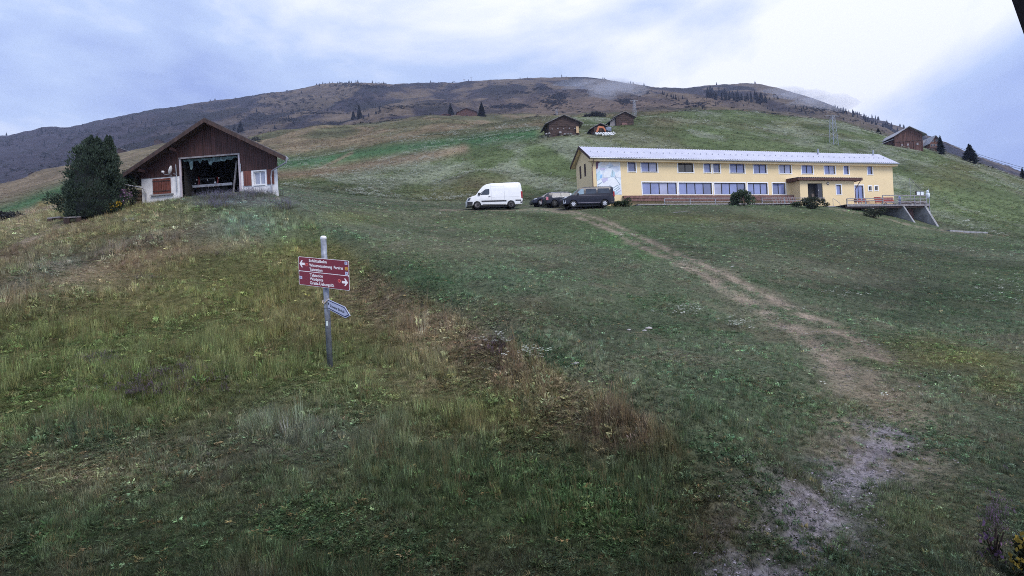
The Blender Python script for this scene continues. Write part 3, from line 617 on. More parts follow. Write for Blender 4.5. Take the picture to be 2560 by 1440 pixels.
# low brown shelf along the wall
b0, b1 = yf(1555, 490)[0], yf(1990, 490)[0]; zt = yf(1650, 484, -.4)[1]
for k in range(6):
    a, b = b0 + (b1-b0)*k/6 + .01, b0 + (b1-b0)*(k+1)/6 - .01
    MB().box(a, b, -.45, -.40, zt-.28, zt - .02).build('shelf_board', M_BRACK, lodge); MB().box(a, b, -.46, -.03, zt-.02, zt+.03).build('shelf_board', M_BRACK, lodge)
    MB().box(a, b, -.43, -.38, zt-.62, zt-.33).build('shelf_board', M_BRACK, lodge)
    for j in (.2, .7): MB().box(a+(b-a)*j, a+(b-a)*j+.1, -.38, -.03, zt-.35, zt-.28).build('bracket', M_FRAME, lodge)
# ------------------------------------------------------------------ terrace things in front of the lodge
def lthing(name, label, cat, group=None): return thing(name, YB_O, YB_A, label, cat, group)
def railing(label, d, posts, tops, bars, zb):
    """posts: px list; tops: height; bars: heights of the long rails"""
    r = lthing('railing', label, 'railing')
    xs = [yf(p, 495, d)[0] for p in posts]
    for x in xs: MB().box(x-.045, x+.045, d-.045, d+.045, zb, tops).build('post', M_STEEL, r)
    for z in bars: MB().box(xs[0]-.05, xs[-1]+.05, d-.10, d-.05, z-.05, z+.05).build('rail', M_GREYWOOD, r)
    return r
def planks(t, x0, x1, y0, y1, z, n, m=M_GREYWOOD, along='x'):
    for k in range(n):
        a, b = y0 + (y1-y0)*k/n + .006, y0 + (y1-y0)*(k+1)/n - .006
        MB().box(x0, x1, a, b, z-.05, z + .004 * (k % 3)).build('plank', m, t)
D1 = -2.7; zw = yf(1720, 502, D1)[1]
bw = lthing('boardwalk', 'grey plank boardwalk along the front of the yellow lodge', 'boardwalk')
bx0, bx1 = yf(1594, 503, D1)[0], yf(1998, 503, D1)[0]
planks(bw, bx0, bx1, D1, -.5, zw, 8)
for k in range(7):
    x = bx0 + .2 + (bx1-bx0-.4)*k/6; MB().box(x-.15, x+.15, D1+.05, D1+.4, zw-1.2, zw-.05).build('footing', M_CONC, bw)
MB().box(bx0, bx1, D1-.03, D1-.002, zw-.16, zw-.01).build('edge_beam', M_GREYWOOD, bw)
railing('grey rail with thin posts along the left boardwalk', D1, [1661, 1725, 1788, 1846], zw + .68, [zw + .62, zw + .2], zw - .05)
railing('grey rail in front of the entrance beside the stacked chairs', D1, [1905, 1961, 2012, 2060], zw + .68, [zw + .6, zw + .25], zw - .05)
D2 = -4.6; zd = yf(2225, 509, D2)[1]
dk = lthing('terrace_deck', 'raised timber terrace on concrete beside the lodge entrance', 'terrace')
dx0, dx1 = yf(2117, 507, D2)[0], yf(2324, 518, D2)[0]
planks(dk, dx0, dx1, D2, -.3, zd, 12)
MB().box(dx0, dx1, D2-.04, D2-.002, zd-.30, zd-.02).build('edge_beam', M_GREYWOOD, dk)
MB().box(dx0, dx1, D2+.1, D2+.3, zd-.5, zd-.06).build('joist', M_DARKWOOD, dk)
MB().box(yf(2185, 515, D2)[0]-.25, yf(2185, 515, D2)[0]+.25, D2+.15, D2+.6, zd-2.2, zd-.06).build('pier', M_CONC, dk)
railing('low grey rail along the left half of the raised terrace', D2, [2117, 2163, 2206], zd + .72, [zd + .68, zd + .42], zd - .05)
railing('taller grey rail round the outer end of the raised terrace', D2, [2206.5, 2246, 2286, 2315], zd + 1.12, [zd + 1.08, zd + .62, zd + .25], zd - .05)
# curved pale pipes hanging under the rail
for k in range(3):
    a, b = yf(2208 + 38*k, 505, D2)[0], yf(2240 + 38*k, 505, D2)[0]
    tag(MB().tube([(a + (b-a)*t/6, D2-.16, zd + .02 + .16*math.sin(math.pi*t/6)) for t in range(7)], .05, 6).build('folded_awning_pole', M_GREYWOOD, None), ['pale bent pole at the left of three along the terrace edge', 'pale bent pole in the middle of three along the terrace edge', 'pale bent pole at the outer end of three along the terrace edge'][k], 'pole', 'bent poles on the terrace edge')
    o = bpy.data.objects[-1] if False else None
for o in [x for x in col.objects if x.name.startswith('folded_awning_pole')]:
    o.location = YB_O; o.rotation_euler = (0, 0, YB_A)
# steps and handrail by the entrance
st = lthing('entrance_steps', 'dark steps with a bent steel handrail below the porch', 'steps')
sx0, sx1 = yf(2066, 503, -3)[0], yf(2117, 503, -3)[0]
for k in range(3): MB().box(sx0, sx1, -3.0 - .35*k, -2.12 - .35*k if k == 0 else -2.65 - .35*k, zd-.6-.17*k, zd + .02 - .17*k).build('step', M_CONC if k else M_GREYWOOD, st)
hx = yf(2082, 490, -3)[0]; hx1 = yf(2094, 490, -3)[0]
MB().tube([(hx, -3.0, zd-.1), (hx, -3.0, zd+.95), (hx+.1, -3.0, zd+1.0), (hx1, -3.3, zd+.35), (hx1+.05, -3.3, zd-.3)], .03, 8).build('handrail', M_STEEL, st)
# folded wooden chairs
M_CHAIR = mat('chair_slats', (.20, .085, .065), .6, .25, 8)
def chair(x, d, label):
    t = lthing('folding_chair', label, 'chair', 'folding chairs leaned on the boardwalk rail')
    z = zw + .01
    for s in (-.2, .2): MB().beam((x+s, d, z), (x+s, d+.25, z+.95), .05, .05).build('frame_leg', M_GREYWOOD, t)
    for k in range(5): MB().beam((x-.17, d+.04+.05*k, z+.12+.18*k), (x+.17, d+.04+.05*k, z+.12+.18*k), .05, .1).build('slat', M_CHAIR, t)
names = ['first', 'second', 'third', 'fourth', 'fifth', 'sixth']
for k in range(6):
    chair(yf(1937 + 10.3*k, 490, -1.9)[0], -1.9 + .03*(k % 2), 'red brown folding chair, %s from the left in the row below the lodge windows' % names[k])
# red folding tables and odd seats on the terrace
M_REDT = mat('faded_red_boards', (.30, .055, .04), .6, .2, 5)
for k, (a, b, zt) in enumerate([(2188, 2204, 1.15), (2206.5, 2218, 1.1), (2219.5, 2239, 1.12)]):
    t = lthing('folded_table', ['brick red folded table at the left of three on the terrace', 'narrow brick red folded table in the middle of three on the terrace', 'wide brick red folded table at the outer end of three on the terrace'][k], 'table', 'folded red tables on the terrace')
    x0, x1 = yf(a, 495, -3.6)[0], yf(b, 495, -3.6)[0]; y0 = -3.6 + .12*k
    n = 4
    for j in range(n): MB().beam(((x0+x1)/2, y0 + .02 + .06*j, zd + .35 + (zt-.4)*(j+.5)/n), ((x0+x1)/2 + .001, y0 + .02 + .06*j, zd + .35 + (zt-.4)*(j+.5)/n), 1, 1) if False else MB().box(x0, x1, y0 + .05*j, y0 + .05*j + .04, zd + .35 + (zt-.4)*j/n + .006, zd + .35 + (zt-.4)*(j+1)/n).build('board', M_REDT, t)
    for x in (x0 + .1, x1 - .1): MB().beam((x, y0 - .05, zd + .004), (x, y0 + .25, zd + zt - .1), .05, .05).build('leg', M_REDWOOD, t)
for k, (p, lab) in enumerate([(2143, 'red and blue shop-style folding stool at the terrace door'), (2153, 'dark red round-backed seat next to the terrace door'), (2166, 'reddish brown round-backed seat beside the folded tables')]):
    t = lthing('garden_seat', lab.replace(' shop-style', ''), 'seat', 'garden seats on the terrace')
    x = yf(p, 492, -3.4)[0]; z = zd + .005
    MB().box(x-.25, x+.25, -3.6, -3.15, z+.42, z+.48).build('seat', M_REDT, t)
    MB().prism([(x-.26, z+.5), (x+.26, z+.5), (x+.26, z+.8), (x+.15, z+.98), (x, z+1.04), (x-.15, z+.98), (x-.26, z+.8)], -3.16, -3.1).build('backrest', M_REDT if k else M_REDWOOD, t)
    for sx in (-.22, .22):
        for sy in (-3.57, -3.18): MB().box(x+sx-.025, x+sx+.025, sy-.025, sy+.025, z, z+.42).build('leg', M_WHITE if k == 0 else M_STEEL, t)
t = lthing('tarpaulin_roll', 'blue covered stand behind the terrace rail', 'stand'); x = yf(2248, 495, -3.8)[0]
MB().lathe([(.18, 0), (.2, .1), (.16, .5), (.2, .9), (.12, 1.1), (.001, 1.12)], (x, -3.8, zd + .005), 'z', 10).build('cover', mat('blue_tarp', (.10, .14, .30), .6, .3, 4), t, True)
MB().box(x-.25, x+.25, -3.95, -3.65, zd, zd + .05).build('foot', M_STEEL, t)
# dark windbreak boards at the end of the deck
t = lthing('windbreak', 'dark board windbreak at the outer end of the terrace', 'windbreak')
x0, x1 = yf(2252, 500, -1.2)[0], yf(2316, 505, -1.2)[0]
for k in range(9): MB().box(x0 + (x1-x0)*k/9 + .01, x0 + (x1-x0)*(k+1)/9 - .01, -1.2, -1.16, zd + .02, zd + .95).build('board', M_DARKWOOD, t)
# fence net
t = lthing('safety_net', 'sagging grey green net on a slanting pole behind the terrace', 'net')
A, B, Cn, Dn = [(lambda q: (q[0], -.6, q[1]))(yf(p, y, -.6)) for p, y in ((2274, 445), (2306, 478), (2236, 482), (2308, 496))]
M_NET = mat('green_net', (.12, .16, .14), .8, .2, 5)
MB().tube([(A[0], A[1], zd), A], .03, 6).build('pole', M_STEEL, t); MB().tube([A, B, (B[0], B[1], zd)], .035, 6).build('stay', M_GREYWOOD, t)
nb = MB()
for k in range(12):
    f = k / 11; tp = Vector(Cn).lerp(Vector(A), f) if f < 1 else Vector(A); nb.tube([(tp.x, tp.y, zd + .3), tp], .008, 4)
for k in range(1, 9):
    f = k / 9; p = Vector(A).lerp(Vector(B), f); nb.tube([(p.x, p.y, zd + .3), p], .008, 4)
for k in range(9):
    z = zd + .3 + (A[2]-zd-.3) * k / 9; xa = Cn[0] + (A[0]-Cn[0]) * max(0, (z - Cn[2]) / (A[2]-Cn[2])); xb = B[0] if z < B[2] else B[0] + (A[0]-B[0]) * (z-B[2]) / (A[2]-B[2])
    nb.tube([(xa, -.6, z), (xb, -.6, z)], .008, 4)
nb.build('mesh', M_NET, t, kind='stuff')
# white round-headed figure on a post, and a twin panel
t = lthing('post_figure', 'white round-headed figure on a tall post at the terrace corner', 'figure')
x, z = yf(2318.5, 480, -4.2); M_FIG = mat('white_figure', (.75, .80, .84), .5, .05, 3)
MB().tube([(x+.25, -4.2, zd - 3.4), (x+.25, -4.2, z+.45)], .05, 8).build('post', M_STEEL, t)
MB().lathe([(.001, -.17), (.11, -.14), (.17, 0), (.15, .1), (.08, .17), (.001, .19)], (x, -4.2, z+.05), 'z', 14).build('head', M_FIG, t, True)
MB().lathe([(.10, .02), (.22, -.08), (.25, -.3), (.2, -.55), (.08, -.75), (.001, -.78)], (x+.02, -4.2, z-.12), 'z', 14).build('body', M_FIG, t, True)
MB().beam((x, -4.2, z-.3), (x+.27, -4.2, z-.35), .04, .04).build('arm', M_STEEL, t)
t = lthing('twin_lamp', 'dark box with two white panels above the terrace rail', 'lamp')
q = rect(yf, 2291, 2310, 478, 490, -3.9)
MB().box(q[0], q[1], -3.9, -3.75, q[2], q[3]).build('housing', M_FRAME, t)
for k in (0, 1): MB().box(q[0] + .06 + k*(q[1]-q[0])/2, q[0] - .06 + (k+1)*(q[1]-q[0])/2, -3.915, -3.895, q[2]+.1, q[3]-.07).build('panel', M_FIG, t)
MB().box((q[0]+q[1])/2-.04, (q[0]+q[1])/2+.04, -3.87, -3.79, zd, q[2]).build('stand', M_STEEL, t)
# garage under the deck with raking wing walls
ga = lthing('garage', 'concrete garage with raking wing walls under the terrace', 'garage')
xa = yf(2258, 522, D2)[0]; xb = yf(2312, 524, D2)[0]
def rake(px, py, x0):
    lo_, hi_ = D2 - 9, D2
    for _ in range(40):
        m = (lo_ + hi_) / 2
        if yf(px, py, m)[0] < x0: lo_ = m
        else: hi_ = m
    return m, yf(px, py, m)[1]
for x0, w, (p, y) in ((xa, .25, (2283, 563)), (xb, .35, (2343, 568))):
    d_, z_ = rake(p, y, x0); d_ = max(min(d_, D2 - 1.5), D2 - 5.0)
    zb_ = z_ - 2.5
    MB().add([(x0, -.5, zb_), (x0, d_, zb_), (x0, d_, z_ + .1), (x0, D2, zd - .32), (x0, -.5, zd - .32), (x0+w, -.5, zb_), (x0+w, d_, zb_), (x0+w, d_, z_ + .1), (x0+w, D2, zd - .32), (x0+w, -.5, zd - .32)],
       [(0,1,2,3,4), (9,8,7,6,5), (0,5,6,1), (1,6,7,2), (2,7,8,3), (3,8,9,4), (4,9,5,0)]).build('wing_wall', M_CONC, ga)
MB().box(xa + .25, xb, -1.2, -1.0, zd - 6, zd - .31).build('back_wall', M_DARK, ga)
MB().box(xa + .25, xb, D2 + .6, -1.2, zd - .45, zd - .31).build('ceiling', M_CONC, ga)
for k in range(3): MB().box(xb - 1.1 + .3*k, xb - .83 + .3*k, D2 + 1.4, D2 + 1.45, zd - 5, zd - .5).build('door_board', M_BRACK, ga)
tag(MB().tube([(xa + 1.2 + .45*math.cos(a), D2 + .3, zd - 3.1 + .6*math.sin(a)) for a in np.linspace(.3, 2.9, 9)], .05, 6).build('hoop', mat('red_hoop', (.35, .09, .07), .6), None), 'red hoop leaning inside the garage under the terrace', 'hoop')
hp = bpy.data.objects['hoop']; hp.location = YB_O; hp.rotation_euler = (0, 0, YB_A)
tag(MB().box(xa + 1.3, xb - .2, D2 - .8, D2 - .1, -.2, .1).build('timber_pile', M_DARKWOOD, None), 'dark timber lying at the mouth of the garage', 'timber')
o = bpy.data.objects['timber_pile']; o.location = YB_O + Vector((0, 0, zd - 4.1)); o.rotation_euler = (0, 0, YB_A)

# ------------------------------------------------------------------ barn house on the left
HYL = 34.9; HPL = at(353, 447, HYL); HPR = at(693, 420, 34.1)
H_A = math.atan2(HPR.y - HPL.y, HPR.x - HPL.x); H_O = HPL
hf = facade(H_O, H_A); HW = hf(693, 420)[0]
barn = thing('barn_house', H_O, H_A, 'dark timber gable house with white ground floor and open garage bay', 'house')
M_STUCCO = mat('white_stucco', (.78, .77, .78), .9, .08, 2.5, .15, bscale=30)
M_CLAD = mat('red_brown_cladding', (.052, .020, .018), .75, .45, 9, .15, stretch=(3, 1, .08))
M_ROOFB = mat('brown_roof_tiles', (.055, .038, .036), .75, .3, 6, .4)
op = rect(hf, 455, 599, 392, 500); op = (op[0], op[1], -3.4, (hf(460, 397)[1] + hf(598, 388)[1]) / 2)
swin = rect(hf, 386, 426, 448, 484); rwin = rect(hf, 634, 663, 428, 461)
HD = 6.0; SK = .52      # the far end of the right side runs in towards the ridge
w1 = MB(); wall_with_holes(w1, 0, op[0], -3.6, 0, [(swin[0], swin[1], swin[2], swin[3])], 0, .2); w1.build('wall', M_STUCCO, barn)
w1 = MB(); wall_with_holes(w1, op[1], HW, -3.6, 0, [(rwin[0], rwin[1], rwin[2], rwin[3])], 0, .2); w1.build('wall', M_STUCCO, barn)
MB().box(.005, .115, .01, HD, -3.6, 0).build('side_wall', M_DARKWOOD, barn)
MB().add([(HW-.12, .01, -3.6), (HW-.005, .01, -3.6), (HW-.005-SK*HD, HD, -3.6), (HW-.12-SK*HD, HD, -3.6), (HW-.12, .01, 0), (HW-.005, .01, 0), (HW-.005-SK*HD, HD, 0), (HW-.12-SK*HD, HD, 0)], [(0,3,2,1),(4,5,6,7),(0,1,5,4),(1,2,6,5),(2,3,7,6),(3,0,4,7)]).build('side_wall', M_DARKWOOD, barn)
apx = HW / 2 + .42; ax, az = hf(527, 306, -.02); slope = .545
def rl_(x): return az - .10 - slope * abs(x - apx)
cl = MB(); x = 0.0
while x < HW - .02:
    wd = min(.135, HW - x); x1 = x + wd - .008; zb = 0.0 if not (op[0] - .05 < x + wd/2 < op[1] + .05) else op[3] + .03
    if op[0] - .28 < x + wd/2 <= op[0] - .05 or op[1] + .05 <= x + wd/2 < op[1] + .28: zb = 0.02
    y = -.03 - random.random() * .018
    cl.add([(x, y, zb), (x1, y, zb), (x1, y, rl_(x1)), (x, y, rl_(x)), (x, .02, zb), (x1, .02, zb), (x1, .02, rl_(x1)), (x, .02, rl_(x))], [(0,1,2,3),(0,4,5,1),(1,5,6,2),(3,7,4,0)]); x += wd
cl.build('plank_cladding', M_CLAD, barn, kind='stuff')
bk = MB(); bk.add([(0,.06,0),(op[0],.06,0),(op[0],.06,rl_(op[0])),(0,.06,rl_(0))],[(0,1,2,3)]); bk.add([(op[1],.06,0),(HW,.06,0),(HW,.06,rl_(HW)),(op[1],.06,rl_(op[1]))],[(0,1,2,3)]); bk.add([(op[0],.06,op[3]),(op[1],.06,op[3]),(op[1],.06,rl_(op[1])),(apx,.06,rl_(apx)),(op[0],.06,rl_(op[0]))],[(0,1,2,3,4)])
bk.add([(0, .06, 0), (0, HD, 0), (0, HD, rl_(0)), (0, .06, rl_(0))], [(0,1,2,3)]); bk.add([(HW-.02, .06, 0), (HW-SK*HD, HD, 0), (HW-SK*HD, HD, rl_(HW-SK*HD)), (HW-.02, .06, rl_(HW))], [(0,1,2,3)])
bk.build('backing_boards', M_CLAD, barn)
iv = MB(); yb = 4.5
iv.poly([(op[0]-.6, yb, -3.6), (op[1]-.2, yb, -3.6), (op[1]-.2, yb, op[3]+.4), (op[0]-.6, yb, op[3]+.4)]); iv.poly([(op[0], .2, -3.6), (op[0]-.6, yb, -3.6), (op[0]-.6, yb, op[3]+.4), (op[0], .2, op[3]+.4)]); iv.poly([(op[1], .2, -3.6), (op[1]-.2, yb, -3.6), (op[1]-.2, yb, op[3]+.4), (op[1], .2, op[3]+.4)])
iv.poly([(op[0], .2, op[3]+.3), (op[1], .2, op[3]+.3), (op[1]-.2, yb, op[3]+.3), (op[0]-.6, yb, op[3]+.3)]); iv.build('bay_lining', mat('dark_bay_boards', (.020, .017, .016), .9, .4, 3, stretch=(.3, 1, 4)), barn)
bm_ = MB()
for k in range(3): bm_.box(op[0]-.3, op[1]-.1, 4.2, 4.35, op[3]-.5-.55*k, op[3]-.3-.55*k)
bm_.build('inner_beams', mat('inner_beam', (.035, .028, .026), .9), barn)
# opening trim
M_PALEW = mat('pale_pink_trim', (.48, .42, .46), .7, .1, 5)
for nm, a, b in (('post', op[0]-.10, op[0]), ('post', op[1], op[1]+.10)): MB().box(a, b, -.07, .0, -3.5, op[3]).build(nm, M_PALEW, barn)
MB().box(op[0]-.12, op[1]+.12, -.09, .0, op[3], op[3]+.09).build('lintel', M_GREYWOOD, barn)
for px_, y0, y1 in ((441.5, 412, 480), (602.5, 410, 430)):
    q = hf(px_, y0); q1 = hf(px_, y1); MB().tube([(q[0], -.08, q1[1]), (q[0], -.08, q[1])], .028, 6).build('conduit', M_STEEL, barn)
q0, q1 = hf(584, 478, 0.6), hf(592, 403, .6); MB().tube([(q0[0], .6, -3.4), (q0[0], .6, q0[1]), (q1[0], .6, q1[1])], .06, 6).build('roller_pole', M_GREYWOOD, barn)
# windows with shutters
M_SHUT = mat('red_brown_shutter', (.16, .050, .034), .65, .25, 8, stretch=(2, 1, .2))
for k in (0, 1):
    xm = (swin[0]+swin[1])/2; a, b = (swin[0]-.06, xm-.01) if k == 0 else (xm+.01, swin[1]+.06)
    s = MB()
    for j in range(5): s.box(a + (b-a)*j/5 + .006, a + (b-a)*(j+1)/5 - .006, -.07, -.03, swin[2]-.03, swin[3]+.03)
    so = s.build('closed_shutter', M_SHUT, barn)
    for z in (swin[2]+.12, swin[3]-.15): MB().box(a, b, -.09, -.07, z, z+.06).build('batten', M_DARKWOOD, so)
MB().box(swin[0]-.2, swin[1]+.2, -.12, .1, swin[2]-.12, swin[2]-.04).build('sill', M_CONC, barn)
windows_part(barn, *rwin, 2, gm=glass_mat('curtained_glass', (.32, .34, .42)), fm=M_WHITE, trim=M_WHITE, t=.05)
for a, b in ((rwin[0]-.62, rwin[0]-.13), (rwin[1]+.13, rwin[1]+.58)):
    s = MB()
    for j in range(4): s.box(a + (b-a)*j/4 + .005, a + (b-a)*(j+1)/4 - .005, -.06, -.02, rwin[2]-.04, rwin[3]+.06)
    s.build('open_shutter', M_SHUT, barn)
# roof
ovs, ovf = .95, .75
def slab(xa, xb, za, zb, y0, y1, th, m, nm, par):
    c = SK*(y1-y0) if (xb > apx + .1 and y1 - y0 > 1) else 0
    return MB().add([(xa,y0,za),(xb,y0,zb),(xb-c,y1,zb+c*slope),(xa,y1,za),(xa,y0,za+th),(xb,y0,zb+th),(xb-c,y1,zb+c*slope+th),(xa,y1,za+th)], [(0,3,2,1),(4,5,6,7),(0,1,5,4),(1,2,6,5),(2,3,7,6),(3,0,4,7)]).build(nm, m, par)
zr = az - .08; ze = zr - slope*(apx+ovs); zeR = zr - slope*(HW-apx+ovs)
ro = slab(-ovs, apx, ze, zr, -ovf, HD+.6, .05, M_DARKWOOD, 'roof', barn)
slab(apx, HW+ovs, zr, zeR, -ovf, HD+.6, .05, M_DARKWOOD, 'soffit', ro)
slab(-ovs-.05, apx, ze+.03, zr+.06, -ovf-.03, HD+.6, .09, M_ROOFB, 'tiles', ro); slab(apx, HW+ovs+.05, zr+.06, zeR+.03, -ovf-.03, HD+.6, .09, M_ROOFB, 'tiles', ro)
slab(-ovs-.02, apx, ze-.14, zr-.14, -ovf-.06, -ovf-.02, .2, M_DARKWOOD, 'barge_board', ro); slab(apx, HW+ovs+.02, zr-.14, zeR-.14, -ovf-.06, -ovf-.02, .2, M_DARKWOOD, 'barge_board', ro)
for f in (-.93, -.5, 0, .5, .93):
    x = apx + f*((apx if f < 0 else HW-apx) + .1); MB().box(x-.06, x+.06, -ovf+.25, .1, rl_(x)-.18, rl_(x)-.02).build('purlin', M_BRACK, ro)
M_GUT = mat('dull_gutter', (.36, .36, .40), .5, .1, 4, 0, .3)
for sx, xe in ((-1, -ovs-.1), (1, HW+ovs+.1)):
    zz_ = ze if sx < 0 else zeR
    c = SK*(HD+.5+ovf) if sx > 0 else 0; MB().tube([(xe, -ovf, zz_+.02), (xe-c, HD+.5, zz_+.02+c*slope)], .07, 8).build('gutter', M_GUT, ro)
    xi = .35 if sx < 0 else HW - .35
    MB().tube([(xe, -.9, zz_-.02), (xe+.02*-sx, -.85, zz_-.22), (xi - .1*-sx, -.2, zz_-.62+.1), (xi, -.12, zz_-.85), (xi, -.12, -3.3)], .045, 8).build('downpipe', M_GUT, barn)
# torn curtain in the bay
cv = MB(); zc = op[3]; n = 60; ts = []
prof = np.interp(np.linspace(0, 1, n), [0, .1, .11, .15, .16, .25, .3, .34, .45, .46, .5, .51, .75, .76, .85, .9, 1], [.08, .1, .62, .6, .12, .1, .3, .1, .12, .42, .44, .26, .24, .14, .22, .1, .08]) + .03*rng.random(n)
for i in range(n):
    x = op[0]+.05 + (op[1]-op[0]-.1)*i/(n-1); yy = .15 + .04*math.sin(i*.9); cv.v += [(x, yy, zc), (x, yy + .02, zc - prof[i])]
cv.f = [(2*i, 2*i+2, 2*i+3, 2*i+1) for i in range(n-1)]
cu = cv.build('torn_curtain', mat('torn_green_sheet', (.10, .16, .17), .8, .5, 6), None); tag(cu, 'torn green sheet hanging across the top of the open bay', 'curtain'); cu.location = H_O; cu.rotation_euler = (0, 0, H_A)
sm = cu.modifiers.new('thick', 'SOLIDIFY'); sm.thickness = .006
# satellite dish
q = hf(429, 426, -.35); sdh = thing('satellite_dish', H_O, H_A, 'white satellite dish mounted left of the open bay', 'satellite dish')
ds = MB(); prof = [(r_*.8, h_*.8) for r_, h_ in [(.001, .0), (.12, .012), (.24, .05), (.33, .10), (.34, .11), (.33, .115), (.24, .07), (.12, .03), (.001, .02)]]
ds.lathe(prof, (0, 0, 0), 'x', 24); rot = Matrix.Rotation(R(22), 3, 'Z') @ Matrix.Rotation(R(18), 3, 'Y') @ Matrix.Rotation(math.pi, 3, 'Z')
ds.v = [tuple(rot @ Vector(p) + Vector((q[0], -.35, q[1]))) for p in ds.v]; ds.build('dish', M_WHITE, sdh, True)
MB().tube([(q[0], -.35, q[1]-.3), (q[0]-.35, -.55, q[1]-.25), (q[0]-.42, -.55, q[1]-.12)], .018, 6).build('feed_arm', M_STEEL, sdh); MB().box(q[0]-.47, q[0]-.37, -.6, -.5, q[1]-.14, q[1]-.04).build('receiver', M_WHITE, sdh)
MB().tube([(q[0]+.08, -.3, q[1]-.2), (q[0]+.1, -.03, q[1]-.2)], .03, 6).build('bracket', M_STEEL, sdh)
# piste machine parked in the bay
pm = thing('piste_machine', H_O, H_A, 'dark parked machine with red lift arms and a long pale blade in the bay', 'vehicle')
def hq(px_, py_, d): r_ = hf(px_, py_, d); return Vector((r_[0], d, r_[1]))
D3 = 1.2
a, b = hq(471, 469, D3), hq(581, 458, D3); a.z = b.z = (a.z + b.z) / 2
MB().beam(a, b, .12, .16).build('blade', mat('pale_blade', (.40, .40, .44), .5), pm)
M_RARM = mat('red_arm', (.24, .03, .025), .45, .1, 5)
for p in (495, 542):
    u0, u1, u2 = hq(p, 478, D3+.3), hq(p+3, 450, D3+.3), hq(p+1, 443, D3+.6)
    MB().tube([u0, u1, u2], .05, 8).build('lift_arm', M_RARM, pm); MB().tube([hq(p-4, 478, D3+.35), hq(p+2, 452, D3+.35)], .03, 8).build('ram', M_RARM, pm)
c0, c1 = hq(503, 480, 2.2), hq(538, 446, 2.2)
MB().box(c0.x, c1.x, 2.2, 3.8, c0.z - .3, c1.z).build('cab', mat('dark_cab', (.02, .02, .022), .25), pm, bevel=.06)
fr = MB(); fr.box(c0.x-.03, c0.x+.03, 2.15, 2.2, c0.z, c1.z); fr.box(c0.x, c1.x, 2.15, 2.2, c1.z-.03, c1.z+.05); fr.build('cab_frame', mat('cab_frame_grey', (.13, .13, .13), .5), pm)
for p, y, r_ in ((519, 450, .035), (538, 456, .055), (492, 450, .035), (547, 445, .035), (488, 459, .03)):
    c = hq(p, y, D3+.2); MB().lathe([(.001, -.03), (r_, -.02), (r_, .03), (.001, .04)], c, 'y', 12).build('lamp', M_WHITE, pm)
MB().box(a.x + .4, b.x - .4, D3 + .15, D3 + 2.5, -3.4, a.z - .1).build('track_body', M_DARK, pm)
for k in range(7):
    c = hq(515 + 6*k, 464.5 - .5*k + (k % 2)*3, D3-.15); MB().lathe([(.001, -.03), (.045, 0), (.001, .05)], c, 'y', 8).build('hose_coupling', M_GREYWOOD, pm)
# firewood at the side wall
fw = thing('firewood_stack', H_O, H_A, 'stack of split logs against the side of the timber house', 'firewood')
for k in range(24):
    r_ = .09 + random.random()*.03; MB().tube([(-.16, .35 + (k % 4)*.26, -1.9 + (k//4)*.24), (-.75, .35 + (k % 4)*.26 + .02, -1.9 + (k//4)*.24)], r_, 8).build('log', mat('split_log', (.28, .19, .13), .8, .3, 6) if k == 0 else bpy.data.materials['split_log'], fw)
# ------------------------------------------------------------------ vehicles (local: nose at x = 0 pointing to -x, near side at -y)
M_TYRE = mat('tyre_rubber', (.018, .018, .019), .85, .1, 20); M_RIM = mat('alloy_rim', (.55, .55, .58), .35, .05, 6, 0, .5); M_BLK = mat('black_plastic', (.020, .020, .024), .55, .1, 8)
M_CGL = mat('car_glass', (.05, .062, .085), .12, .2, 1.5, spec=.4); M_CGLT = mat('car_glass_clear', (.24, .33, .40), .12, .15, 1.5, spec=.4)
M_LAMP = mat('headlamp_glass', (.55, .58, .66), .15, .05, 5); M_TAIL = mat('red_tail_lamp', (.35, .012, .02), .25, .2, 10)
def paintm(name, c, rough=.28):
    m = mat(name, c, rough, .03, 3); m.node_tree.nodes['Principled BSDF'].inputs['Coat Weight'].default_value = .12; m.node_tree.nodes['Principled BSDF'].inputs['Specular IOR Level'].default_value = .35; m.node_tree.nodes['Principled BSDF'].inputs['Coat Roughness'].default_value = .08; return m
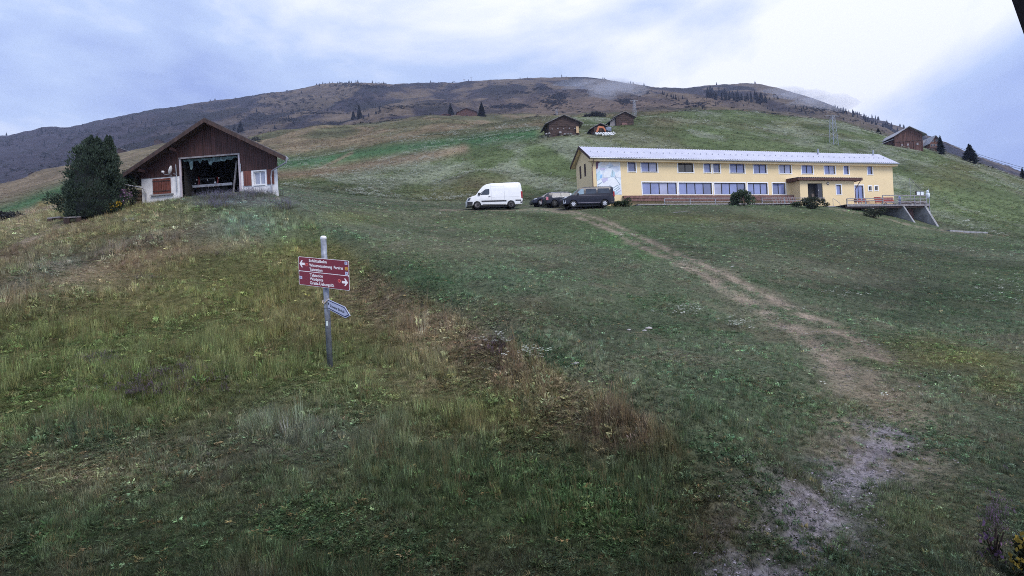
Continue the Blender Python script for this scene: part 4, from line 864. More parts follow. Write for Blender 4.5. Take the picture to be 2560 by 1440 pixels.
def vehicle(name, P, rz, label, cat, prof, W, belt, tap, wheels, wr, ra, body_m, rim_m, spokes, floor, group=None):
    """prof: upper outline (x, z) from nose bottom over the roof to tail bottom"""
    t = thing(name, P, rz, label, cat, group)
    L = max(p[0] for p in prof)
    under = []
    for xw in sorted(wheels, reverse=True):
        under += [(xw + ra*math.cos(a), max(floor, wr + ra*math.sin(a))) for a in np.linspace(0, math.pi, 13)]
    poly = list(prof) + under
    bm = bmesh.new(); vs_ = [bm.verts.new((x, 0, z)) for x, z in poly]; bm.faces.new(vs_)
    top = max(p[1] for p in prof); zs = [floor + .04, belt*.6, belt, (belt+top)/2, top - .12, top - .04]
    for z in zs: bmesh.ops.bisect_plane(bm, geom=bm.verts[:] + bm.edges[:] + bm.faces[:], plane_co=(0, 0, z), plane_no=(0, 0, 1))
    for x in (.14, .5, L-.5, L-.14): bmesh.ops.bisect_plane(bm, geom=bm.verts[:] + bm.edges[:] + bm.faces[:], plane_co=(x, 0, 0), plane_no=(1, 0, 0))
    def hw(x, z):
        k = 1 - tap * max(0, (z - belt) / (top - belt)) - .06 * max(0, (belt*.6 - z) / belt)
        e = min(x, L - x); k *= 1 - .05 * max(0, 1 - e / .5) - .10 * max(0, 1 - e / .14)
        if z > top - .12: k *= 1 - .10 * (z - top + .12) / .12
        return W / 2 * k
    r = bmesh.ops.extrude_face_region(bm, geom=bm.faces[:]); new = {v for v in r['geom'] if isinstance(v, bmesh.types.BMVert)}
    for v in bm.verts: v.co.y = (1 if v in new else -1) * hw(v.co.x, v.co.z)
    bmesh.ops.recalc_face_normals(bm, faces=bm.faces)
    me = bpy.data.meshes.new('body'); bm.to_mesh(me); bm.free(); me.materials.append(body_m)
    b = bpy.data.objects.new('body', me); col.objects.link(b); b.parent = t
    md = b.modifiers.new('bevel', 'BEVEL'); md.width = .05; md.segments = 3; md.limit_method = 'ANGLE'; md.angle_limit = R(40)
    me.polygons.foreach_set('use_smooth', [True]*len(me.polygons))
    t['hw'] = 0; t.pop('hw', None)
    def side(nm, pts, m, out=.012, both=True, par=b, label=None):
        q = []
        for (xa_, za_), (xb_, zb_) in zip(pts, pts[1:] + pts[:1]):
            m_ = max(1, int(math.hypot(xb_-xa_, zb_-za_) / .12)); q += [(xa_ + (xb_-xa_)*i/m_, za_ + (zb_-za_)*i/m_) for i in range(m_)]
        pts = q
        for s in ((-1, 1) if both else (-1,)):
            mb = MB(); n = len(pts)
            mb.v = [(x, s*(hw(x, z)+out), z) for x, z in pts] + [(x, s*(hw(x, z)-.02), z) for x, z in pts]
            mb.f = [tuple(range(n)), tuple(range(2*n-1, n-1, -1))] + [(i, (i+1) % n, (i+1) % n+n, i+n) for i in range(n)]
            o = mb.build(nm, m, t, label=label)
    def front(nm, p0, p1, m, f=.86, out=.012):
        """panel across the vehicle between two outline points"""
        d = Vector((p1[0]-p0[0], 0, p1[1]-p0[1])).normalized(); nn = Vector((-d.z, 0, d.x)) * out
        if nn.x > 0 and p0[0] < L/2: nn = -nn
        w0, w1 = hw(*p0)*f, hw(*p1)*f
        q = [Vector((p0[0], -w0, p0[1]))+nn, Vector((p0[0], w0, p0[1]))+nn, Vector((p1[0], w1, p1[1]))+nn, Vector((p1[0], -w1, p1[1]))+nn]
        MB().add(q + [p - nn*2 for p in q], [(0,1,2,3),(7,6,5,4),(0,4,5,1),(1,5,6,2),(2,6,7,3),(3,7,4,0)]).build(nm, m, t)
    for xw in wheels:
        for s in (-1, 1):
            y = s*(W/2 - .12)
            wh = MB().lathe([(wr*.62, -.10), (wr*.93, -.11), (wr, -.07), (wr, .07), (wr*.93, .11), (wr*.62, .10)], (xw, y, wr), 'y', 24).build('wheel', M_TYRE, t, True)
            yo = y + s*.07
            ri = MB().lathe([(wr*.64, s*.03), (wr*.60, s*.04), (wr*.52, -s*.0), (.001, -s*.0)], (xw, yo, wr), 'y', 20).build('rim', rim_m if not spokes else M_BLK, wh)
            if spokes:
                sp = MB()
                for k in range(spokes):
                    a = 2*math.pi*k/spokes + .2
                    sp.beam((xw, yo + s*.035, wr), (xw + wr*.6*math.cos(a), yo + s*.035, wr + wr*.6*math.sin(a)), .03, wr*.26)
                sp.build('spokes', rim_m, wh)
            MB().lathe([(.06, 0), (.06, s*.03), (.001, s*.035)], (xw, yo + s*.03, wr), 'y', 10).build('hub_cap', M_BLK if not spokes else rim_m, wh)
    MB().box(.75, L-.75, -W/2*.6, W/2*.6, .15, floor + .45).build('underbody', M_BLK, t)
    return t, side, front, hw
def put(px0, px1, py, Y0, Y1):
    a, b = at(px0, py, Y0), at(px1, py, Y1); rz = math.atan2(b.y-a.y, b.x-a.x); L = math.hypot(b.x-a.x, b.y-a.y)
    m = (a+b)/2; z = float(np.mean([gz(a.x + (b.x-a.x)*t, a.y + (b.y-a.y)*t) for t in (.2, .8)]))
    return Vector((a.x, a.y, z + .02)), rz, L
def lamps(m, z0, z1, dx=.17):
    Lx = max(v.co.x for v in t.children[0].data.vertices)
    for s in (-1, 1):
        y = hw(Lx - dx, z0*kk); MB().box(Lx - dx, Lx - .015, min(s*(y-.1), s*(y+.012)), max(s*(y-.1), s*(y+.012)), z0*kk, z1*kk).build('tail_lamp', m, t, bevel=.02)
# white panel van
P, rz, L = put(1166, 1304, 522, 58.6, 59.6)
M_VAN = paintm('white_van_paint', (.82, .82, .84))
k = L / 5.9
vp = [(0.02, .38), (0, .62), (.03, .98), (.12, 1.10), (.55, 1.26), (.95, 1.38), (1.42, 1.98), (1.75, 2.32), (2.1, 2.5), (2.6, 2.60), (4.2, 2.66), (5.5, 2.68), (5.72, 2.6), (5.82, 2.2), (5.88, 1.1), (5.9, .5), (5.8, .40)]
vp = [(x*k, z*k) for x, z in vp]; kk = k
t, side, front, hw = vehicle('white_van', P, rz, 'high-roofed white panel van parked at the edge of the slope', 'van', vp, 1.99*k, 1.25*k, .16, (1.05*k, 4.62*k), .345*k, .42*k, M_VAN, M_GREYWOOD, 0, .34*k)
S = lambda pts: [(x*kk, z*kk) for x, z in pts]
side('door_window', S([(1.42, 1.40), (2.28, 1.40), (2.38, 1.50), (2.40, 2.02), (1.98, 1.98), (1.80, 1.86)]), M_CGL); side('quarter_window', S([(1.10, 1.36), (1.36, 1.40), (1.74, 1.82)]), M_CGL)
side('side_trim', S([(1.52, .66), (4.14, .66), (4.14, .80), (1.52, .80)]), M_BLK, .02); side('side_trim', S([(5.10, .70), (5.72, .70), (5.72, .82), (5.10, .82)]), M_BLK, .02)
side('sill_panel', S([(1.62, .36), (4.05, .36), (4.05, .42), (1.60, .42)]), M_BLK, .004)
side('front_bumper', S([(.03, .36), (.56, .36), (.60, .70), (.03, .74)]), M_BLK, .018); side('rear_bumper', S([(5.62, .45), (5.89, .5), (5.86, .78), (5.66, .72)]), M_BLK, .018)
side('headlamp', S([(.04, .80), (.30, .88), (.42, 1.14), (.14, 1.06)]), M_CGL, .04)
lamps(M_TAIL, 1.0, 1.7)
for a, b in ((2.56, 2.585), (3.95, 3.975)): side('panel_seam', S([(a, .84), (b, .84), (b, 2.4), (a, 2.4)]), mat('seam_grey', (.42, .43, .47), .6) if a == 2.56 else bpy.data.materials['seam_grey'], .003)
for z0 in (1.12, 2.28): side('swage_line', S([(2.6, z0), (5.55, z0), (5.55, z0+.02), (2.6, z0+.02)]), bpy.data.materials['seam_grey'], .003)
side('door_handle', S([(2.25, 1.16), (2.48, 1.16), (2.48, 1.22), (2.25, 1.22)]), M_BLK, .02)
front('windscreen', (.98*k, 1.42*k), (1.44*k, 1.99*k), M_CGL, .9, .02)
for s in (-1, 1): MB().box(1.20*k, 1.42*k, s*1.02*k - .1, s*1.02*k + .1, 1.36*k, 1.62*k).build('wing_mirror', M_BLK, t, bevel=.04)
# dark people carrier
P, rz, L = put(1402, 1530, 518, 57.6, 58.6); k = L / 5.1; kk = k
M_NAVY = paintm('dark_navy_paint', (.014, .014, .026))
tp = S([(.05, .34), (0, .5), (.02, .85), (.14, .98), (.60, 1.10), (.98, 1.20), (1.40, 1.58), (1.72, 1.84), (2.1, 1.93), (3.4, 1.97), (4.75, 1.95), (4.95, 1.86), (5.04, 1.3), (5.1, .7), (5.06, .4), (4.95, .34)])
t, side, front, hw = vehicle('people_carrier', P, rz, 'dark blue people carrier parked in front of the lodge mural', 'van', tp, 1.9*k, 1.15*k, .15, (.98*k, 4.05*k), .34*k, .40*k, M_NAVY, M_RIM, 7, .30*k)
side('front_door_window', S([(1.28, 1.20), (2.02, 1.24), (2.06, 1.74), (1.84, 1.74), (1.55, 1.52)]), M_CGLT); side('side_window', S([(2.26, 1.26), (3.28, 1.28), (3.28, 1.76), (2.26, 1.75)]), M_CGL); side('rear_window', S([(3.44, 1.28), (4.62, 1.30), (4.55, 1.76), (3.44, 1.76)]), M_CGL)
for a, b in ((2.40, 2.68), (2.86, 3.16), (3.56, 4.0)): side('rear_seat_view', S([(a, 1.54), (b, 1.55), (b, 1.68), (a, 1.67)]), M_CGLT, .009)
side('sill_strip', S([(1.46, .42), (3.58, .42), (3.58, .46), (1.46, .46)]), mat('dull_strip', (.22, .2, .24), .4), .012); side('shoulder_line', S([(1.2, 1.08), (4.9, 1.10), (4.9, 1.12), (1.2, 1.10)]), bpy.data.materials['dull_strip'], .006)
side('headlamp', S([(.05, .84), (.36, .96), (.52, 1.06), (.16, .98)]), M_LAMP, .04); side('bumper_corner', S([(.03, .40), (.26, .42), (.22, .74), (.03, .76)]), mat('silver_trim', (.5, .52, .58), .3, .05, 4, 0, .4), .012); side('rear_bumper', S([(4.62, .40), (5.06, .44), (5.07, .58), (4.6, .55)]), M_BLK, .02)
lamps(M_TAIL, .95, 1.45)
front('windscreen', (1.0*k, 1.23*k), (1.70*k, 1.81*k), M_CGLT, .86, .015)
for s in (-1, 1): MB().box(1.36*k, 1.54*k, s*.97*k - .09, s*.97*k + .09, 1.14*k, 1.33*k).build('wing_mirror', M_BLK, t, bevel=.04)
# dark estate, nose away to the other side (tail towards the white van)
P, rz, L = put(1360, 1462, 518, 60.6, 61.6); k = L / 4.55; kk = k
ep = S([(.02, .30), (0, .5), (.05, .82), (.5, .92), (1.05, 1.02), (1.5, 1.30), (1.9, 1.50), (2.6, 1.57), (3.6, 1.54), (4.15, 1.46), (4.36, 1.1), (4.52, .96), (4.55, .5), (4.5, .32)])
a, b = at(1360, 518, 60.6), at(1462, 518, 61.6)
M_ANTH = paintm('anthracite_paint', (.020, .022, .034))
t, side, front, hw = vehicle('estate_car', Vector((b.x, b.y, P.z)), rz + math.pi, 'dark estate car with pale side strip between the two vans', 'car', ep, 1.8*k, .95*k, .2, (.85*k, 3.62*k), .32*k, .38*k, M_ANTH, mat('dark_rim', (.06, .06, .06), .5), 5, .26*k, )
side('rear_window', S([(2.95, 1.0), (3.9, 1.02), (3.7, 1.38), (2.95, 1.42)]), M_CGL); side('mid_window', S([(2.0, .98), (2.85, 1.0), (2.85, 1.43), (2.0, 1.42)]), M_CGL); side('front_window', S([(1.15, .98), (1.9, .98), (1.9, 1.40), (1.55, 1.22)]), M_CGLT)
side('roof_rail', S([(2.0, 1.50), (3.9, 1.47), (3.9, 1.50), (2.0, 1.53)]), bpy.data.materials['silver_trim'], .01); side('side_strip', S([(2.0, .94), (3.9, .95), (3.9, .985), (2.0, .975)]), bpy.data.materials['silver_trim'], .012)
lamps(mat('pink_tail_lamp', (.55, .18, .22), .3, .3, 12), .66, 1.0, .28)
front('rear_screen', (4.34*k, 1.12*k), (4.17*k, 1.42*k), M_CGL, .85, .015)
# small dark hatchback
P, rz, L = put(1328, 1424, 517, 63.0, 64.0); k = L / 4.25; kk = k
cp = S([(.03, .28), (0, .45), (.04, .68), (.4, .82), (.95, .95), (1.5, 1.28), (1.9, 1.44), (2.7, 1.46), (3.5, 1.36), (3.95, 1.0), (4.2, .9), (4.25, .5), (4.2, .3)])
t, side, front, hw = vehicle('hatchback', P, rz, 'small dark blue hatchback with pale wheels half hidden by the estate', 'car', cp, 1.75*k, .92*k, .22, (.82*k, 3.4*k), .31*k, .37*k, paintm('slate_blue_paint', (.022, .027, .05)), M_RIM, 6, .24*k)
side('front_window', S([(1.2, .98), (2.1, 1.0), (2.1, 1.34), (1.72, 1.3)]), M_CGL); side('rear_window', S([(2.2, 1.0), (3.5, 1.02), (3.2, 1.3), (2.2, 1.34)]), M_CGL); side('headlamp', S([(.06, .62), (.36, .7), (.5, .8), (.14, .74)]), M_LAMP, .035)
front('windscreen', (1.02*k, 1.0*k), (1.66*k, 1.36*k), M_CGLT, .85, .015)

# ------------------------------------------------------------------ huts and barns uphill
M_ROOFO = mat('old_shingle_roof', (.16, .15, .155), .8, .35, 2, .4); M_ROOFL = mat('pale_sheet_roof', (.27, .27, .30), .5, .2, 1.5, .2)
M_STONE = mat('field_stone', (.36, .34, .34), .9, .3, 3, .5)
def hut(name, base, rz, W, D, eave, ridge, label, logs=True, ovf=.5, ovs=.6, roof_m=None, wall_m=None, drop=1.0, group=None, cat='hut'):
    """gable front at y = 0 facing the camera"""
    t = thing(name, base, rz, label, cat, group); wm = wall_m or M_OLDWOOD
    mb = MB(); sl = (ridge-eave)/(W/2)
    def hwid(z): return W/2 if z <= eave else max(.05, (ridge - z)/sl)
    if logs:
        z = -drop; i = 0
        while z < ridge - .1:
            h = .26; w_ = hwid(z + h*.5); y = (.02 if i % 2 else -.02) + random.uniform(-.015, .015)
            mb.box(-w_, w_, y, .2, z, z + h - .025)
            if z < eave:
                mb.box(-W/2 - .02 + y, -W/2 + .18, .1, D, z, z + h - .025); mb.box(W/2 - .18, W/2 + .02 - y, .1, D, z, z + h - .025)
            z += h; i += 1
    else:
        x = -W/2
        while x < W/2 - .02:
            wd = min(.22, W/2 - x); y = random.uniform(-.03, .03)
            mb.add([(x,y,-drop),(x+wd-.02,y,-drop),(x+wd-.02,y,ridge-sl*abs(x+wd)),(x,y,ridge-sl*abs(x)),(x,.15,-drop),(x+wd-.02,.15,-drop),(x+wd-.02,.15,ridge-sl*abs(x+wd)),(x,.15,ridge-sl*abs(x))],[(0,1,2,3),(0,4,5,1),(1,5,6,2),(3,7,4,0),(2,6,7,3)]); x += wd
        y = .1
        while y < D:
            for s in (-1, 1):
                o_ = random.uniform(-.03, .03); mb.box(s*W/2 - .08 + o_, s*W/2 + .08 + o_, y, y + .2, -drop, eave)
            y += .22
    mb.build('log_wall' if logs else 'plank_wall', wm, t, kind='stuff')
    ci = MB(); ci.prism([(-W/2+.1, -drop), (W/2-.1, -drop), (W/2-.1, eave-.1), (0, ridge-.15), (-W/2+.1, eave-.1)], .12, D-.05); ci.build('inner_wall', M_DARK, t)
    r = None
    for s in (-1, 1):
        xe = s*(W/2+ovs); ze_ = ridge - sl*(W/2+ovs)
        mb = MB(); a = [(0, ridge), (xe, ze_)]
        mb.add([(0,-ovf,ridge),(xe,-ovf,ze_),(xe,D+ovf,ze_),(0,D+ovf,ridge),(0,-ovf,ridge+.14),(xe,-ovf,ze_+.14),(xe,D+ovf,ze_+.14),(0,D+ovf,ridge+.14)],[(0,3,2,1),(4,5,6,7),(0,1,5,4),(1,2,6,5),(2,3,7,6),(3,0,4,7)])
        o = mb.build('roof' if s < 0 else 'roof_slope', roof_m or M_ROOFO, t if s < 0 else r)
        if s < 0: r = o
    return t
def hbase(px, py, Y): p = at(px, py, Y); return Vector((p.x, p.y, p.z))
Yh = 131.0; s_ = Yh/F
h1 = hut('log_hut', hbase(1411, 333, Yh), R(6), 76*s_, 6.5, 29*s_*.95, 44*s_, 'dark log hut with pale board leaning at its corner', True, .6, 1.0)
MB().box(33*s_*.9, 33*s_*.9+.6, -.35, -.25, -.1, 1.4).build('leaning_board', mat('pale_board', (.52, .36, .20), .7, .1, 3), h1)
for k in range(5):
    x = -3 + k*1.35; MB().box(x, x + .28, -.16, -.06, .9 + .1*(k % 2), 1.1 + .1*(k % 2)).build('pale_plank', M_GREYWOOD, h1)
tag(MB().box(-.28, .28, -.4, -.05, -.1, .32).build('trough', M_GREYWOOD, None), 'small pale trough against the dark log hut', 'trough'); o = bpy.data.objects['trough']; o.location = hbase(1400, 333, Yh - .3); o.rotation_euler = (0, 0, R(6))
for i, (px, py) in enumerate(((1366, 333), (1373, 332), (1412, 334), (1420, 333), (1427, 333))):
    p = hbase(px, py, Yh - .6); tag(MB().lathe([(.001, .14), (.2, .1), (.26 + .05*i, 0), (.2, -.2)], (0, 0, 0), 'z', 6).build('boulder', M_STONE, None, loc=p - Vector((0, 0, .1))), 'small pale stone at the foot of the dark log hut, ' + ('leftmost', 'second from the left', 'in the middle', 'second from the right', 'rightmost')[i], 'stone', 'stones below the log hut')
Ys = 133.0; s_ = Ys/F
h2 = hut('open_shed', hbase(1501, 334, Ys), R(4), 44*s_, 5, 13*s_, 24*s_, 'low open shed sheltering an orange excavator', True, .7, .5)
for ch in [c for c in h2.children if c.name.startswith('log_wall')]: pass
Yq = 156.0; s_ = Yq/F
h3 = hut('log_hut', hbase(1563, 315, Yq), R(10), 46*s_, 6.5, 24*s_, 35*s_, 'smaller log hut higher up with lean-to on its left', True, .5, .7)
lt = MB(); w_ = 46*s_/2
for k in range(7): lt.box(-w_-1.6+k*.22, -w_-1.6+k*.22+.19, .5, .6, -.6, 1.4 + .16*k*.9)
lt.build('lean_to_boards', M_GREYWOOD, h3, kind='stuff')
MB().add([(-w_-2.2, -.2, 1.15), (-w_+.2, -.2, 2.55), (-w_+.2, 5.5, 2.55), (-w_-2.2, 5.5, 1.15), (-w_-2.2, -.2, 1.27), (-w_+.2, -.2, 2.67), (-w_+.2, 5.5, 2.67), (-w_-2.2, 5.5, 1.27)], [(0,3,2,1),(4,5,6,7),(0,1,5,4),(1,2,6,5),(2,3,7,6),(3,0,4,7)]).build('lean_to_roof', M_ROOFO, h3)
MB().box(-1.0, .6, -.1, -.03, .1, .9).build('door_hatch', M_BRACK, h3)
# orange excavator arm in front of the shed
M_OR = mat('orange_paint', (.50, .16, .07), .5, .15, 4); Ye = 131.6
ex = thing('excavator', hbase(1500, 333, Ye), 0, 'orange excavator parked in the mouth of the open shed', 'excavator')
q = lambda px, py, dy=0: at(px, py, Ye) - hbase(1500, 333, Ye) + Vector((0, dy, 0))
MB().beam(q(1492, 330), q(1497, 317), .3, .45).build('boom', M_OR, ex); MB().beam(q(1496, 317), q(1509, 319), .28, .4).build('boom_end', M_OR, ex); MB().beam(q(1508, 318), q(1516, 331), .24, .34).build('dipper_arm', M_OR, ex)
MB().prism([(q(1513, 331).x, 0), (q(1519, 331).x, 0), (q(1519, 331).x, .5), (q(1516, 331).x, .7)], -.3, .3).build('bucket', M_DARK, ex)
MB().box(-1.3, .6, .8, 2.2, .5, 1.7).build('cab', M_DARKWOOD, ex, bevel=.08)
for yy in (.7, 1.9): MB().box(-1.5, .8, yy, yy + .4, 0, .5).build('track', M_BLK, ex, bevel=.15)
tr = thing('covered_trailer', hbase(1522, 333, 132), 0, 'grey blue covered trailer right of the open shed', 'trailer')
MB().box(-.7, .7, 0, 1.6, .3, 1.5).build('cover', mat('grey_blue_cover', (.16, .20, .28), .6, .3, 2), tr, bevel=.2); MB().lathe([(.3, -.08), (.3, .08)], (.3, 0, .3), 'y', 12).build('wheel', M_TYRE, tr); MB().lathe([(.3, -.08), (.3, .08)], (-.3, 0, .3), 'y', 12).build('wheel', M_TYRE, tr)
# white bales laid out in front of the shed
bale_me = None
for r_ in range(3):
    for k in range(8 - (r_ == 2)*3):
        px, py = 1490 + k*6.2 + (r_ % 2)*3 - (0 if r_ < 2 else -18), 334 + r_*2.4 - k*.25
        p = hbase(px, py, 130.2 - r_*1.3); p.z = max(p.z, float(gz(p.x, p.y)) + .02)
        if bale_me is None:
            o = MB().box(-.24, .24, -.16, .16, -.12, .12).build('wrapped_bale', M_WHITE, None, bevel=.05); bale_me = o
        else:
            o = bale_me.copy(); col.objects.link(o)
        o.location = p + Vector((0, 0, .1)); o.rotation_euler = (0, 0, k*.7); tag(o, 'small white bale in the %s row before the open shed, %s' % (('back', 'middle', 'front')[r_], ('first', 'second', 'third', 'fourth', 'fifth', 'sixth', 'seventh', 'eighth')[k] + ' from the left'), 'bale', 'white bales before the shed')
# right-hand barn and chalet
Yb = 162.0; s_ = Yb/F
b1 = hut('hay_barn', hbase(2272, 370, Yb), R(-8), 64*s_, 15, 33*s_, 52*s_, 'large weathered hay barn on the right hill', False, .9, .9, M_ROOFL, mat('reddish_barn_boards', (.105, .050, .040), .85, .45, 4, .3, stretch=(2, 2, .1)), 2.5, cat='barn')
for z in (1.9,): MB().box(-32*s_, 32*s_, -.10, -.05, z, z + .15).build('cross_beam', M_DARKWOOD, b1)
for x in (-16, -2, 20): MB().box(x*s_ - .25, x*s_ + .25, -.08, -.04, .7, 1.3).build('small_window', M_GREYWOOD, b1)
for x in (-31.5, -18, -10, 4, 12, 31.5): MB().box(x*s_-.09, x*s_+.09, -.12, -.045, -2, 2.0).build('post', M_REDWOOD, b1)
an = MB(); w_ = 32*s_
for k in range(18): an.box(-w_-.4-k*.25, -w_-.4-k*.25+.22, 1.0+.1*(k % 2), 1.15+.1*(k % 2), -2.4, 2.6 - k*.08)
an.build('annex_boards', bpy.data.materials['reddish_barn_boards'], b1, kind='stuff')
MB().add([(-w_-5.2, .2, 1.25), (-w_-.1, .2, 2.9), (-w_-.1, 6, 2.9), (-w_-5.2, 6, 1.25), (-w_-5.2, .2, 1.4), (-w_-.1, .2, 3.05), (-w_-.1, 6, 3.05), (-w_-5.2, 6, 1.4)], [(0,3,2,1),(4,5,6,7),(0,1,5,4),(1,2,6,5),(2,3,7,6),(3,0,4,7)]).build('annex_roof', M_ROOFL, b1)
Yc = 172.0; s_ = Yc/F
b2 = hut('chalet', hbase(2338, 373, Yc), R(-6), 24*s_, 7, 18*s_, 33*s_, 'small brown chalet with pale gable boards beside the hay barn', False, .7, .5, M_ROOFL, mat('warm_chalet_boards', (.15, .065, .045), .8, .4, 4, .2, stretch=(1, 1, .3)), 2.5, cat='house')
for x, z in ((-1.0, .9), (-.2, .9), (.7, .9), (-.6, 2.3), (.5, 2.3)):
    f = MB().box(x-.3, x+.3, -.06, -.04, z, z+.7).build('window', M_GREYWOOD, b2); MB().box(x-.2, x+.2, -.07, -.055, z+.08, z+.62).build('pane', M_PANE_D, f)
MB().box(-2.2, 2.2, -.6, -.05, .1, .5).build('balcony', M_DARKWOOD, b2)
c2 = b2
MB().prism([(-26*s_, 17*s_), (-6*s_, 17*s_), (-3*s_, 29*s_), (-26*s_, 29*s_)], 3, 3.2).build('side_roof', M_ROOFL, c2); MB().box(-26*s_, -8*s_, 3.3, 6, -2, 17*s_).build('side_wing', bpy.data.materials['warm_chalet_boards'], c2)
# far farm and small far buildings
Yf = 430.0; s_ = Yf/F
hut('far_barn', hbase(1167, 291, Yf), R(3), 50*s_, 10, 11*s_, 21*s_, 'reddish far barn between two spruces on the skyline hill', False, .8, .6, None, bpy.data.materials['reddish_barn_boards'], 4, cat='barn')
hut('far_shed', hbase(1112, 294, Yf), R(0), 28*s_, 6, 5*s_, 9*s_, 'low red shed left of the far barn', False, .5, .5, mat('red_sheet_roof', (.25, .09, .08), .6, .2, 1), None, 4, cat='shed')
for i, (px, py, Yp, w_, h_, lab) in enumerate([(82, 441, 400, 20, 11, 'small dark far hut on the left hill crest'), (164, 422, 420, 20, 8, 'pale-roofed far hut peeping over the left hill crest'), (316, 391, 380, 24, 9, 'far hut with white gable between dark trees'), (300, 378, 380, 14, 8, 'tiny dark hut on the hill above the pines'), (393, 353, 520, 16, 5, 'far buildings by a grove above the timber house')]):
    s_ = Yp/F; hut('far_hut', hbase(px, py, Yp), R(random.uniform(-12, 12)), w_*s_, 6, h_*s_*.6, h_*s_, lab, False, .5, .5, M_ROOFL if i in (1, 2) else M_ROOFO, M_WHITE if i == 2 else None, 4, 'far huts')
for px0, px1, py, Yp, lab, nm in ((50, 74, 461, 300, 'white plastic-wrapped strip lying on the far left field', 'wrapped_strip'), (1406, 1463, 211, 1440, 'long pale wall high on the mountain', 'long_wall'), (1371, 1393, 213.5, 1430, 'shorter pale wall left of the long one on the mountain', 'long_wall')):
    a, b = at(px0, py + (2 if Yp < 900 else 0), Yp), at(px1, py - (5 if Yp < 900 else 0), Yp); h_ = 4.0*Yp/F if Yp > 900 else 5*Yp/F*.7
    tag(MB().beam(a, b, h_, h_).build(nm, M_WHITE, None), lab, 'wall' if Yp > 900 else 'strip')
# ------------------------------------------------------------------ signpost
YS_ = 10.8
SPB = at(826, 930, YS_); SPT = at(810, 593, YS_)
sg = thing('signpost', (SPB.x, SPB.y, float(gz(SPB.x, SPB.y)) - .05), 0, 'steel signpost carrying a wine red piste sign and a small arrow board', 'signpost')
SO = Vector(sg.location)
M_POST = mat('galvanised_post', (.27, .29, .34), .5, .2, 14, .05, .35)
MB().tube([(0, 0, -.1), (0, 0, SPT.z - SO.z)], .054, 20).build('post', M_POST, sg, True)
MB().lathe([(.001, .03), (.04, .025), (.058, .0), (.058, -.03)], (0, 0, SPT.z - SO.z), 'z', 20).build('post_cap', M_WHITE, sg)
M_WINE = mat('wine_red_sheet', (.185, .018, .036), .4, .06, 2); M_SWHITE = mat('sign_white', (.85, .82, .86), .45, .03, 4); M_SBLUE = mat('sign_blue', (.12, .12, .36), .45, .05, 4); M_SYEL = mat('sign_yellow', (.65, .33, .04), .5, .05, 4); M_SRED = mat('sign_red_ring', (.75, .10, .08), .5, .05, 4); M_SINK = mat('sign_black', (.02, .02, .03), .6); M_SLIL = mat('sign_pale_lilac', (.52, .55, .72), .45, .06, 5)
class Panel:
    def __init__(s, TL, TR, BL, parent):
        s.o = TL; s.ex = TR - TL; s.ez = BL - TL; s.n = s.ex.cross(s.ez).normalized()
        if s.n.y > 0: s.n = -s.n
        s.w = s.ex.length; s.h = s.ez.length; s.p = parent
    def P(s, a, b, out=0.0): return s.o + s.ex*a + s.ez*b + s.n*out
    def shape(s, nm, pts, m, o0=.002, o1=.005, par=None):
        n = len(pts); mb = MB()
        mb.v = [tuple(s.P(a, b, o1)) for a, b in pts] + [tuple(s.P(a, b, o0)) for a, b in pts]
        mb.f = [tuple(range(n)), tuple(range(2*n-1, n-1, -1))] + [(i, (i+1) % n, (i+1) % n+n, i+n) for i in range(n)]
        return mb.build(nm, m, par or s.p)
    def text(s, txt, a0, a1, bc, hh, m, par, out=.006):
        cu_ = bpy.data.curves.new('lettering', 'FONT'); cu_.body = txt; cu_.resolution_u = 3; cu_.offset = .022
        ob = bpy.data.objects.new('tmp', cu_); col.objects.link(ob)
        me = bpy.data.meshes.new_from_object(ob.evaluated_get(bpy.context.evaluated_depsgraph_get()))
        bpy.data.objects.remove(ob)
        co = np.array([v.co[:] for v in me.vertices]); x0, x1 = co[:, 0].min(), co[:, 0].max()
        for v in me.vertices:
            a = a0 + (a1-a0)*(v.co.x-x0)/(x1-x0); b = bc + hh*(.36 - v.co.y)*1.35
            v.co = s.P(a, b, out)
        me.materials.clear(); me.materials.append(m)
        o = bpy.data.objects.new('lettering', me); col.objects.link(o); o.parent = par; return o
def lp(px, py, Y): return at(px, py, Y) - SO
TL, TR, BL, BR = lp(746, 641, 10.74), lp(872, 652, 10.62), lp(748, 711, 10.74), lp(874, 727, 10.62)
def half(f0, f1):
    a, b, c, d = TL.lerp(BL, f0), TR.lerp(BR, f0), TL.lerp(BL, f1), TR.lerp(BR, f1)
    return Panel(a, b, c + (b - a) * 0, None), (a, b, c, d)
FULL = Panel(TL, TR, BL, sg)
FULL.P = lambda a, b, out=0.0: (TL.lerp(TR, a)).lerp(BL.lerp(BR, a), b) + FULL.n*out
def rr(a0, a1, b0, b1, c=.012):
    return [(a0+c, b0), (a1-c, b0), (a1, b0+c*2), (a1, b1-c*2), (a1-c, b1), (a0+c, b1), (a0, b1-c*2), (a0, b0+c*2)]
bd = FULL.shape('sign_board', rr(0, 1, 0, 1), M_SWHITE, -.004, .0015)
u_ = FULL.shape('upper_panel', rr(.008, .992, .014, .492), M_WINE, .0, .004, bd); l_ = FULL.shape('lower_panel', rr(.008, .992, .518, .986), M_WINE, .0, .004, bd)
for tx, a0, a1, b, par in (('Schlittelbahn', .21, .565, .105, u_), ('Winterwanderweg  Parsiras', .215, .885, .265, u_), ('Talstation', .215, .475, .41, u_), ('Talstation', .22, .48, .61, l_), ('Waldpiste', .22, .485, .745, l_), ('Gratis-Uebungslift', .22, .70, .885, l_)):
    FULL.text(tx, a0, a1, b, .105, M_SWHITE, par)
